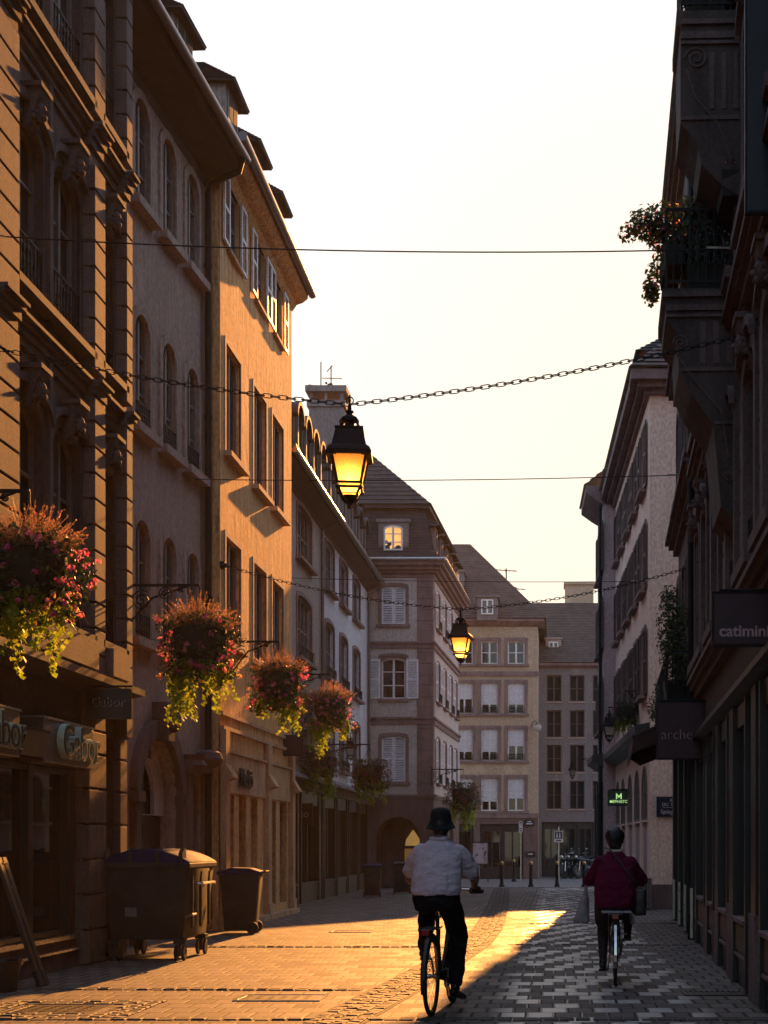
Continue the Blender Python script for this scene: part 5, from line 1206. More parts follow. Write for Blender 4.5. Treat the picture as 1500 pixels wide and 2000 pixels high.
# ================================================================== flower baskets
def leaf_faces(mb, c, n, up, size, w=.6, fold=.25):
    n = n.normalized(); s_ = n.cross(up)
    s_ = s_.normalized() if s_.length > 1e-3 else n.orthogonal().normalized(); f = s_.cross(n).normalized()
    a, b = c-f*size*.5, c+f*size*.5; l, r_ = c+s_*size*w*.5+n*size*fold*.3, c-s_*size*w*.5+n*size*fold*.3
    mb.add([a, l, b, r_], [(0, 1, 2), (0, 2, 3)])
def rv(rn): 
    while True:
        v = Vector((rn.uniform(-1, 1), rn.uniform(-1, 1), rn.uniform(-1, 1)))
        if .05 < v.length < 1: return v.normalized()
def basket_meshes(seed, trail=1.0):
    rn = random.Random(seed); out = {}
    mb = MB(); mb.lathe((0, 0, 0), [(.05, -.34), (.22, -.31), (.33, -.15), (.37, .05), (.36, .22), (.30, .25), (.0, .24)], 18); out['basket'] = (mb.mesh('basket', True), 'moss')
    mb = MB(); lump = lambda th, z: .09*sin(3*th+seed)+.06*sin(5*th+4*z+seed*2)+.05*sin(9*z+2*th)
    for _ in range(1750):
        th = rn.uniform(0, 2*pi); z = rn.uniform(-.46, .42); r = .32+.20*rn.random()**1.4*(1-abs(z)*.6)+lump(th, z)*.9
        leaf_faces(mb, Vector((r*cos(th), r*sin(th), z)), Vector((cos(th), sin(th), .5))+rv(rn)*.9, rv(rn), rn.uniform(.03, .085), .65)
    for _ in range(60):                                                   # sprigs sticking out of the outline
        th = rn.uniform(0, 2*pi); z = rn.uniform(-.4, .3); d = Vector((cos(th), sin(th), rn.uniform(-.5, .7))).normalized(); b0 = Vector((.4*cos(th), .4*sin(th), z)); L = rn.uniform(.12, .30)
        mb.tube([b0, b0+d*L*.6, b0+d*L+Vector((0, 0, -.03))], .0025, 4)
        for q in range(7): leaf_faces(mb, b0+d*L*(q+1)/7+rv(rn)*.02, rv(rn), d+rv(rn)*.6, rn.uniform(.03, .05), .5)
    out['foliage'] = (mb.mesh('foliage', False, False), 'leaf_dark')
    mb = MB(); mc = MB()
    for _ in range(84):
        th = rn.uniform(0, 2*pi); z = rn.uniform(-.46, .34); r = .43+.13*rn.random()**1.5*(1 if z > -.2 else .8)+lump(th, z)*.8; c0 = Vector((r*cos(th), r*sin(th), z)); tgt = mc if (rn.random() < .28 and z < .0) else mb
        for _ in range(rn.randint(9, 20)):
            v = rv(rn); leaf_faces(tgt, c0+v*rn.uniform(.01, .05), v+Vector((0, 0, .2)), rv(rn), rn.uniform(.022, .044), .95, .4)
    out['flowers'] = (mb.mesh('flowers', False, False), 'petal_pink'); out['pale_flowers'] = (mc.mesh('pale_flowers', False, False), 'petal_cream')
    mp = MB(); mg = MB()
    for _ in range(520):
        mb = mp if rn.random() < .62 else mg; th = rn.uniform(0, 2*pi); k = rn.random()**.6; lean = k*1.05; h = rn.uniform(.26, .62)*(1-.2*k)*(1 if mb is mp else .72); b = Vector((.22*k*cos(th), .22*k*sin(th), .2)); d = Vector((cos(th)*sin(lean), sin(th)*sin(lean), cos(lean))); sd_ = d.cross(rv(rn)).normalized()
        p = [b+d*h*q+Vector((0, 0, -.07*k*q*q))+rv(rn)*.008 for q in (0, .35, .7, 1)]; w = .0022
        for i in range(3): mb.add([p[i]-sd_*w, p[i]+sd_*w, p[i+1]+sd_*w*.7, p[i+1]-sd_*w*.7], [(0, 1, 2, 3)])
        for q in range(17):
            u = rn.uniform(.25, 1); i = min(2, int(u*3)); c = p[i].lerp(p[i+1], u*3-i); leaf_faces(mb, c+rv(rn)*.012, rv(rn), d+rv(rn)*.4, rn.uniform(.016, .036), .45)
    out['plumes'] = (mp.mesh('plumes', False, False), 'plume'); out['grass'] = (mg.mesh('grass', False, False), 'leaf_mid')
    mb = MB()
    for s_ in range(40):
        th = rn.uniform(0, 2*pi); L = rn.uniform(.25, .85)*trail*(1.0 if cos(th-2.6) > -.2 else .55); r = rn.uniform(.26, .42); c = Vector((r*cos(th), r*sin(th), -.22)); n = int(L/.028); prev = c.copy(); dx_, dy_ = rn.uniform(-.006, .006), rn.uniform(-.006, .006)
        for i in range(n):
            c = c+Vector((rn.uniform(-.02, .02)+dx_, rn.uniform(-.02, .02)+dy_, -.028)); mb.add([prev+Vector((.003, 0, 0)), prev-Vector((.003, 0, 0)), c-Vector((.003, 0, 0)), c+Vector((.003, 0, 0))], [(0, 1, 2, 3)]); prev = c.copy()
            for _ in range(2 if rn.random() < .6 else 1): leaf_faces(mb, c+rv(rn)*.04, Vector((rn.uniform(-1, 1), rn.uniform(-1, 1), .5)), Vector((rn.uniform(-.4, .4), rn.uniform(-.4, .4), 1)), rn.uniform(.04, .095), .9, .2)
    out['trailing_leaves'] = (mb.mesh('trailing_leaves', False, False), 'leaf_lime')
    mb = MB()
    for k in range(3): a = 2*pi*k/3; mb.tube([(.34*cos(a), .34*sin(a), .2), (.02*cos(a), .02*sin(a), .72)], .005, 5)
    mb.tube([(0, 0, .72), (0, 0, .84)], .008, 5); out['hanger'] = (mb.mesh('hanger'), 'iron')
    return out
BM = [basket_meshes(3), basket_meshes(11, 1.1), basket_meshes(23, .8)]
def basket(label, loc, var, rz, scale=1.0, drop=(), dim=False):
    t = thing('flower_basket', label, 'flower basket', loc, rz, 'flower baskets hung along the street'); t.scale = (scale,)*3
    for n, (me, mat) in BM[var].items():
        if n in drop: continue
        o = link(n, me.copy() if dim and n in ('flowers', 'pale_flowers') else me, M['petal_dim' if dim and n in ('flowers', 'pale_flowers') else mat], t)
        if dim and n in ('flowers', 'pale_flowers'): o.data.materials.clear(); o.data.materials.append(M['petal_dim'])  # baskets out of the sun: petal colour darkened to imitate shade
        if n not in ('basket', 'hanger'): o['kind'] = 'stuff'
def bracket(label, wall, arm, z, y, sg_=1, drop=.55):
    """wrought scroll bracket: from the wall at x=wall out to x=arm"""
    t = thing('basket_bracket', label, 'bracket', (wall, y, z), 0, 'wrought iron basket brackets'); L = abs(arm-wall); q = 1 if arm > wall else -1
    mb = MB(); mb.box(-.0*q, .025*q, -.025, .025, -drop, .1); mb.obox((0, 0, 0), (L*q, 0, 0), .022, .035); mb.tube([(.02*q, 0, -drop+.04), (L*.35*q, 0, -.30*drop), (L*.85*q, 0, -.01)], .014, 6); mb.build('arm', M['iron'], t)
    for cx_, cz_, r_ in ((.20, -.20, .14), (.52, -.11, .085), (.74, -.055, .045)):
        mb = MB(); mb.tube([((cx_*L+r_*L/.95*(1-k/30)*cos(k*.5+1))*q, 0, cz_+r_*(1-k/30)*sin(k*.5+1)) for k in range(26)], .009, 5); mb.build('scroll', M['iron'], t, smooth=True)
FB = [  # label, px x, px y (core centre), distance, variant, rz, scale, wall x
    ('flower basket at the left edge, nearest and largest, with long lime trailing leaves', 58, 1122, 13.0, 0, 2.6, .90, -5.62),
    ('flower basket in front of the arched door house, second from the camera', 390, 1262, 18.8, 1, .6, .95, -5.62),
    ('flower basket in front of the ochre shopfront, third from the camera', 545, 1342, 24.4, 2, 4.0, .92, -5.52),
    ('flower basket just right of the ochre house, sunlit, fourth from the camera', 645, 1388, 29.9, 0, 1.2, .90, -5.52),
    ('dim magenta flower basket hanging in shade below the fourth sunlit one', 622, 1486, 33.5, 1, 3.0, .85, -6.15),
    ('dark shaded flower basket beside the left wall lantern, overlapping the closed white shutters', 722, 1512, 36.5, 2, 5.0, .9, -6.15),
    ('shaded flower basket on the front corner of the corner building, above the hatted cyclist', 905, 1555, 47.2, 1, 2.0, 1.05, -4.10),
    ('small dark flower basket on the pink house, above the ledge next to the unlit lantern', 1222, 1392, 34.6, 2, 1.5, .62, 2.0)]
for lb, x, y, d, v, rz, s_, wx in FB:
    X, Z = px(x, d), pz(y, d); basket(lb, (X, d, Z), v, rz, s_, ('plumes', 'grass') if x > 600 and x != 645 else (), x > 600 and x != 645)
    bracket({13.0: 'scroll bracket of the nearest flower basket at the left edge', 18.8: 'scroll bracket of the second basket, fixed to the end of the stone house', 24.4: 'scroll bracket of the third basket on the ochre wall', 29.9: 'scroll bracket of the sunlit fourth basket at the end of the ochre house',
             33.5: 'scroll bracket of the dim magenta basket below the fourth sunlit one', 36.5: 'scroll bracket of the dark basket beside the closed white shutters', 47.2: 'scroll bracket on the corner building above the hatted cyclist', 34.6: 'short scroll bracket on the pink house above the ledge'}[d], wx, X, Z+.84*s_, d)
# ================================================================== plants on the right balconies
def plant(name, label, cat, loc, blobs, nleaf, mats, seed, pot=None, trunk=None, lsize=(.03, .07)):
    rn = random.Random(seed); t = thing(name, label, cat, loc); mbs = [MB() for _ in mats]
    for _ in range(nleaf):
        c, r = rn.choices(blobs, [b[1][0]*b[1][1]*b[1][2] for b in blobs])[0]; v = rv(rn)*rn.random()**.45
        p = Vector(c)+Vector((v.x*r[0], v.y*r[1], v.z*r[2])); k = rn.choices(range(len(mats)), [m_[2] for m_ in mats])[0]
        leaf_faces(mbs[k], p, v+rv(rn)*.8+Vector((0, 0, .4)), rv(rn), rn.uniform(*lsize)*(1 if mats[k][0] != 'flowers' else .6), .6)
    if pot:
        mb = MB(); (w, l, h) = pot; mb.prism([(-w*.42, -l*.46, 0), (w*.42, -l*.46, 0), (w*.42, l*.46, 0), (-w*.42, l*.46, 0)], (0, 0, .03)); mb.add([(-w*.42, -l*.46, .0), (w*.42, -l*.46, 0), (w*.42, l*.46, 0), (-w*.42, l*.46, 0), (-w/2, -l/2, h), (w/2, -l/2, h), (w/2, l/2, h), (-w/2, l/2, h)], [(0, 1, 5, 4), (1, 2, 6, 5), (2, 3, 7, 6), (3, 0, 4, 7), (4, 5, 6, 7)]); mb.build('pot', M['moss'], t)
    if trunk: mb = MB(); [mb.tube(p, r, 6) for p, r in trunk]; mb.build('trunk', M['brown_wood'], t)
    for mb, (n, mat, w) in zip(mbs, mats): mb.build(n, M[mat], t, recalc=False)['kind'] = 'stuff'
    return t
LF = [('foliage', 'leaf_dark', .85), ('flowers', 'petal_pink', .15)]
yb = 15.6; xw = XR(yb)
plant('balcony_flowers', 'straggling flowers spilling over the lower stone balcony, dark against the sky', 'plant', (xw-.70, 15.55, 7.58), [((-.10, .0, .55), (.22, .4, .25)), ((-.30, -.1, .55), (.2, .25, .18)), ((-.45, .0, .48), (.14, .2, .1)), ((.0, .1, .25), (.2, .4, .3)), ((-.20, .2, .0), (.10, .25, .25)), ((-.22, .1, -.1), (.10, .2, .15))], 2600, LF, 5, (.22, .8, .2), None, (.04, .075))
plant('balcony_plant', 'dense dark plants standing behind the railing of the lower stone balcony', 'plant', (xw-.38, 15.45, 7.31), [((0, 0, .55), (.36, .3, .38)), ((.1, 0, .95), (.3, .25, .25)), ((-.15, 0, .9), (.2, .2, .2))], 3600, LF, 6, (.4, .4, .3), None, (.04, .08))
plant('balcony_plant', 'plants behind the railing of the upper stone balcony at the top of the picture', 'plant', (xw-.42, 14.9, 9.86), [((0, 0, .35), (.26, .3, .25)), ((-.1, 0, .6), (.2, .25, .2)), ((.1, 0, .85), (.2, .2, .2))], 2200, LF, 7, (.4, .4, .25), None, (.04, .08))
plant('window_box', 'small window box with a striped front on the dark wall under the upper balcony', 'plant', (XR(14.7)-.16, 14.7, 7.98), [((0, 0, .34), (.14, .3, .12))], 260, LF, 8, (.2, .5, .26))
plant('potted_bush', 'leafy potted bush on the small iron balcony above the arche sign', 'plant', (XR(22.2)-.32, 22.2, 3.62), [((-.05, 0, 1.25), (.26, .45, .42)), ((.02, .1, .75), (.28, .5, .35)), ((-.1, .1, 1.65), (.16, .3, .25)), ((.1, -.1, .45), (.22, .4, .25)), ((-.12, .0, .95), (.2, .3, .2))], 2300, [('foliage', 'leaf_dark', .97), ('pale_leaves', 'leaf_lime', .03)], 9, (.38, .38, .34), [([(0, 0, .3), (-.03, 0, .8), (-.04, .02, 1.4)], .02), ([(-.02, 0, .6), (.08, .1, 1.0)], .012)], (.04, .08))
plant('potted_shrub', 'low dark shrub at the far end of the small iron balcony', 'plant', (XR(25.2)-.34, 25.2, 3.62), [((0, 0, .5), (.24, .7, .3)), ((-.15, .3, .25), (.2, .5, .25)), ((-.18, -.2, .05), (.12, .5, .2))], 1100, [('foliage', 'leaf_dark', 1.0)], 10, (.3, .8, .28), None, (.04, .07))
# ================================================================== bins
def wheel(mb, c, r, w, axis='x'): mb.lathe(c, [(r*.35, -w/2), (r*.8, -w/2), (r, -w*.3), (r, w*.3), (r*.8, w/2), (r*.35, w/2)], 20, axis)
t = thing('waste_container', 'big grey four-wheeled rubbish container with a domed blue lid, beside the shop window', 'waste bin', (-5.03, 17.55, 0))
mb = MB(); w0, w1, l0, l1 = .44, .53, .60, .68
def tap(mb, z0, z1, a0, b0, a1, b1, y0=.68):
    return mb.add([(-a0, y0-b0, z0), (a0, y0-b0, z0), (a0, y0+b0, z0), (-a0, y0+b0, z0), (-a1, y0-b1, z1), (a1, y0-b1, z1), (a1, y0+b1, z1), (-a1, y0+b1, z1)], [(3, 2, 1, 0), (4, 5, 6, 7), (0, 1, 5, 4), (1, 2, 6, 5), (2, 3, 7, 6), (3, 0, 4, 7)])
tap(mb, .26, 1.16, w0, l0, w1, l1); mb.build('body', M['bin_grey'], t, bevel=.03, smooth=True)
mb = MB(); tap(mb, 1.14, 1.21, .56, .71, .56, .71)
for y in (.25, .68, 1.1): mb.box(.50, .535, y-.03, y+.03, .4, 1.1)
mb.build('rim', M['bin_grey'], t, bevel=.015)
mb = MB(); n = 10; sec = [(-.55+1.1*i/n, 1.22+.16*sin(pi*i/n)**.8) for i in range(n+1)]
mb.prism([(x, -.01, z) for x, z in sec]+[(.55, -.01, 1.20), (-.55, -.01, 1.20)], (0, 1.38, 0)); lid = mb.build('lid', M['bin_blue'], t, bevel=.008, smooth=True)
mb = MB()
for x in (-.52, -.2, .14, .42): mb.prism([(x, -.03, 1.2), (x, -.03, 1.33), (x, .10, 1.40), (x, .16, 1.34), (x, .16, 1.2)], (.05, 0, 0))
mb.build('hinge', M['bin_grey'], lid, bevel=.006)
mb = MB(); mb.box(-.24, -.10, .045, .051, .55, .66); o = mb.build('sticker', M['sticker'], t); o.rotation_euler = (radians(4.5), 0, 0); o.location = (0, -.005, 0)
for x, y in ((-.40, .14), (.40, .14), (-.40, 1.2), (.40, 1.2)):
    mb = MB(); wheel(mb, (x-.045, y, .10), .10, .035); wheel(mb, (x+.045, y, .10), .10, .035); mb.box(x-.02, x+.02, y-.05, y+.05, .06, .22); mb.box(x-.07, x+.07, y-.07, y+.07, .21, .27); mb.build('castor', M['rubber'], t)
mb = MB(); mb.tube([(.56, .35, .95), (.62, .35, .95), (.62, 1.0, .95), (.56, 1.0, .95)], .018, 8); mb.tube([(.50, .0, .55), (.585, -.02, .58), (.585, .16, .58), (.51, .18, .55)], .016, 6); mb.build('handle', M['steel'], t)
def wheelie_bin(label, loc, rz, sc_=1.0, lid='bin_blue', body='bin_grey'):
    t = thing('wheelie_bin', label, 'waste bin', loc, rz, 'two-wheeled bins'); t.scale = (sc_,)*3
    mb = MB(); mb.add([(-.26, -.24, .05), (.22, -.24, .05), (.22, .24, .05), (-.26, .24, .05), (-.33, -.28, .98), (.31, -.28, .98), (.31, .28, .98), (-.33, .28, .98)], [(3, 2, 1, 0), (4, 5, 6, 7), (0, 1, 5, 4), (1, 2, 6, 5), (2, 3, 7, 6), (3, 0, 4, 7)]); mb.build('body', M[body], t, bevel=.025, smooth=True)
    mb = MB(); mb.prism([(-.37, -.30, .97), (.33, -.30, .97), (.33, -.30, 1.02), (.15, -.30, 1.075), (-.15, -.30, 1.085), (-.37, -.30, 1.02)], (0, .6, 0)); l_ = mb.build('lid', M[lid], t, bevel=.012, smooth=True)
    mb = MB(); mb.tube([(.31, -.2, 1.0), (.40, -.2, 1.02), (.40, .2, 1.02), (.31, .2, 1.0)], .018, 8); mb.build('handle', M[lid], t)
    for y in (-.26, .26): mb = MB(); wheel(mb, (.20, y, .10), .10, .05, 'y'); mb.build('wheel', M['rubber'], t)
    return t
wheelie_bin('grey two-wheeled bin with dark lid on the sunlit paving by the ochre shopfront', (-5.07, 23.2, 0), radians(4), .98)
wheelie_bin('dark two-wheeled bin with a blue lid by the arch of the corner building', (px(727, 39.3), 39.3, 0), radians(-85), .84)
wheelie_bin('grey two-wheeled bin without blue lid, half hidden behind the man on the bicycle', (px(785, 42), 42.0, 0), radians(-80), .86, 'bin_grey')
t = thing('litter_bin', 'slatted litter bin at the foot of the pink wall, right of the woman', 'litter bin', (1.92, 31.35, 0)); mb = MB()
for k in range(18): a = 2*pi*k/18; mb.obox((.17*cos(a), .17*sin(a), .06), (.17*cos(a), .17*sin(a), .66), .035, .018)
mb.build('slats', M['frame_d'], t); mb = MB(); mb.lathe((0, 0, 0), [(.15, .0), (.15, .64)], 16); mb.lathe((0, 0, 0), [(.185, .66), (.185, .70), (.14, .70)], 16); mb.build('liner', M['dark_wood'], t)
# ================================================================== ladder and tub at lower left
t = thing('ladder', 'folded dark metal ladder leaning on the shop front in the lower left corner', 'ladder', (-5.22, 14.45, 0)); mb = MB()
M['ladder'] = simple('worn aluminium', (.10, .075, .06), .4, .8)
top = Vector((-.385, -.04, 1.30))
for y in (0, .13): mb.obox((0, y, .10), tuple(top+Vector((0, y, 0))), .035, .09, (0, 1, 0))
for k in range(1, 6): p = top*(k/5.4); mb.tube([(p.x, 0, p.z+.04), (p.x, .13, p.z+.04)], .016, 6)
mb.build('rails', M['ladder'], t)
for y in (0, .13): mb = MB(); mb.obox((.035, y, -.0), (-.02, y, .16), .05, .11, (0, 1, 0)); mb.build('foot', M['rubber'], t, bevel=.008)
t = thing('planter_tub', 'low black tub at the foot of the ladder on the left edge', 'planter', (-5.42, 13.98, 0)); mb = MB(); mb.lathe((0, 0, 0), [(.16, 0), (.20, .26), (.215, .26), (.215, .30), (.18, .30), (.17, .24), (0, .24)], 20); mb.build('tub', M['black_wood'], t, smooth=True)
mb = MB(); mb.lathe((0, 0, .24), [(.168, 0), (.1, .02), (0, .025)], 16); mb.build('soil', M['moss'], t)
# ================================================================== bollards, posts, poster, lamp, motorbikes at the end of the street
def bollard(label, x, d, first=[]):
    if not first:
        t = thing('bollard', label, 'bollard', (0, 0, 0), 0, 'bollards across the end of the street'); mb = MB(); mb.lathe((0, 0, 0), [(.10, 0), (.10, .05), (.075, .07), (.062, .14), (.055, .70), (.066, .71), (.066, .74), (.05, .76)], 16); mb.build('post', M['iron'], t, smooth=True)
        mb = MB(); mb.lathe((0, 0, .755), [(.05, 0), (.068, .04), (.062, .08), (.03, .115), (0, .12)], 16); mb.build('cap', M['brass'], t, smooth=True); first.append(t)
    else: t = copy_tree(first[0]); t['label'] = label
    t.location = (px(x, d), d, 0)
bollard('brass-capped black bollard nearest to the man on the bicycle', 980, 48.8)
bollard('brass-capped black bollard standing in front of the violet pier with a small plaque', 1037, 48.8)
bollard('brass-capped black bollard directly below the square pedestrian sign', 1088, 48.8)
bollard('brass-capped black bollard in front of the motorbikes beside the woman', 1141, 48.8)
bollard('farther slim bollard before the shop window, left of the thin sign post', 1004, 55.5)
def sign_post(label, x, d, h, sw, sh, zc, mat):
    t = thing('sign_post', label, 'sign post', (px(x, d), d, 0)); mb = MB(); mb.tube([(0, 0, 0), (0, 0, h)], .028, 8); mb.build('pole', M['steel'], t, smooth=True)
    mb = MB(); mb.box(-sw/2, sw/2, -.05, -.03, zc-sh/2, zc+sh/2); p = mb.build('sign_plate', M['letter_w'], t)
    mb = MB(); mb.box(-sw/2+.02, sw/2-.02, -.056, -.051, zc-sh/2+sh*.3, zc+sh/2-.02); mb.build('blue_field', M['sign_blue'], p)
    mb = MB(); a = sh*.5
    for q in (-sw*.18, sw*.14): mb.ball((q, -.058, zc+sh*.34), (a*.07, .004, a*.07), 8, 5); mb.prism([(q-a*.07, -.058, zc+sh*.30), (q+a*.07, -.058, zc+sh*.30), (q+a*.12, -.058, zc-sh*.10), (q-a*.12, -.058, zc-sh*.10)], (0, -.004, 0))
    mb.build('pictogram', M['letter_w'], p)
    mb = MB(); mb.box(-sw*.32, sw*.32, -.056, -.051, zc-sh*.42, zc-sh*.30); mb.build('small_text', M['dark_wood'], p)
sign_post('square blue pedestrian-zone sign on a pole before the dark ground floor', 1091, 57.0, 2.15, .34, .44, pz(1634, 57.0), 0)
sign_post('tall narrow blue pedestrian sign on a thin pole, left of the violet pier', 1017, 59.0, 2.4, .15, .45, pz(1615, 59.0), 0)
t = thing('poster_stand', 'framed street poster board right of the hatted cyclist', 'poster stand', (px(938, 55), 55, 0)); mb = MB()
for x in (-.30, .30): mb.box(x-.02, x+.02, -.03, .03, 0, 1.55)
for z in (.66, 1.50): mb.box(-.28, .28, -.029, .029, z, z+.05)
mb.build('frame', M['dark_wood'], t)
m, nt, b = new_mat('faded poster print'); n = noise(nt, coords(nt), 4.0, 3); nt.links.new(ramp(nt, n, [(.38, (.10, .06, .07)), (.48, (.42, .36, .38)), (.75, (.52, .48, .50))]), b.inputs['Base Color']); M['poster'] = m
mb = MB(); mb.box(-.28, .28, -.015, .015, .71, 1.50); mb.build('poster', M['poster'], t)
t = thing('globe_lamp', 'round globe lamp on a curled arm at the corner of the beige house', 'street lamp', (px(1050, 59.6), 59.6, pz(1421, 59.6))); mb = MB(); mb.ball((0, 0, 0), .17, 16, 10); mb.build('globe', M['pale_glass'], t, smooth=True); mb = MB(); mb.lathe((0, 0, .12), [(.13, 0), (.09, .06), (.03, .09)], 12); mb.tube([(0, 0, .2), (-.08, .1, .3), (-.2, .25, .25), (-.28, .38, .05)], .02, 6); mb.build('arm', M['zinc'], t, smooth=True)
t = thing('wall_plaque', 'small dark plaque on the violet pier at the right end of the beige house', 'plaque', (px(1036, 59.9), 59.93, pz(1668, 59.9))); mb = MB(); mb.box(-.20, .20, -.02, .02, -.11, .11); mb.build('plate', M['black'], t, bevel=.005); mb = MB(); mb.box(-.1, .1, -.026, -.021, -.02, .02); mb.build('lettering', M['letter_w'], t)
def motorbike(label, loc, rz, first=[]):
    if first:
        t = copy_tree(first[0]); t['label'] = label; t.location = loc; t.rotation_euler = (0, radians(8), rz); return
    t = thing('motorbike', label, 'motorbike', loc, rz, 'parked motorbikes'); t.rotation_euler = (0, radians(8), rz); first.append(t)
    for y in (-.68, .68):
        mb = MB(); mb.tube([(0, y+.26*cos(a), .31+.26*sin(a)) for a in [2*pi*k/20 for k in range(20)]], .055, 8, close=True); w = mb.build('wheel', M['rubber'], t, smooth=True)
        mb = MB(); mb.lathe((0, y, .31), [(.19, -.02), (.19, .02)], 16, 'x'); mb.build('rim', M['manhole'], w)
    mb = MB(); mb.capsule((0, .30, .80), .15, (0, -.05, .78), .13, 12, .9); mb.capsule((0, .62, .84), .13, (0, .38, .80), .15, 12); mb.capsule((0, -.2, .74), .12, (0, -.78, .88), .07, 12); mb.capsule((0, .25, .45), .18, (0, -.2, .42), .17, 12); link('body', fuse(mb, 'body', .02, 3), M['moto'], t)
    mb = MB(); mb.capsule((0, -.05, .88), .11, (0, -.65, .95), .09, 10, .6, (0, 0, 1)); mb.build('seat', M['rubber'], t, smooth=True)
    mb = MB(); mb.tube([(-.07, .68, .31), (-.07, .48, .95)], .025, 6); mb.tube([(.07, .68, .31), (.07, .48, .95)], .025, 6); mb.tube([(-.38, .36, 1.05), (-.2, .46, 1.04), (.2, .46, 1.04), (.38, .36, 1.05)], .016, 6); mb.tube([(.14, .0, .35), (.16, -.5, .38), (.16, -.85, .48)], .045, 8); mb.build('fork', M['chrome'], t, smooth=True)
    mb = MB(); mb.ball((0, .72, .92), (.09, .06, .09)); mb.build('headlight', M['chrome'], t, smooth=True)
    mb = MB(); mb.prism([(-.16, .66, 1.0), (.16, .66, 1.0), (.11, .5, 1.28), (-.11, .5, 1.28)], (0, .01, .005)); mb.build('windscreen', M['glass'], t)
    for x in (-.3, .3): mb = MB(); mb.tube([(x, .42, 1.05), (x*1.2, .42, 1.2)], .008, 5); mb.ball((x*1.25, .42, 1.22), (.06, .02, .04)); mb.build('mirror', M['chrome'], t)
motorbike('black parked motorbike, leftmost of the row at the end of the street', (px(1118, 61), 61, 0), radians(150))
motorbike('black parked motorbike with the glinting screen, in the middle of the row', (px(1133, 61.4), 61.4, 0), radians(145))
motorbike('black parked motorbike nearest to the woman, partly hidden by her', (px(1150, 61.0), 61.0, 0), radians(140))
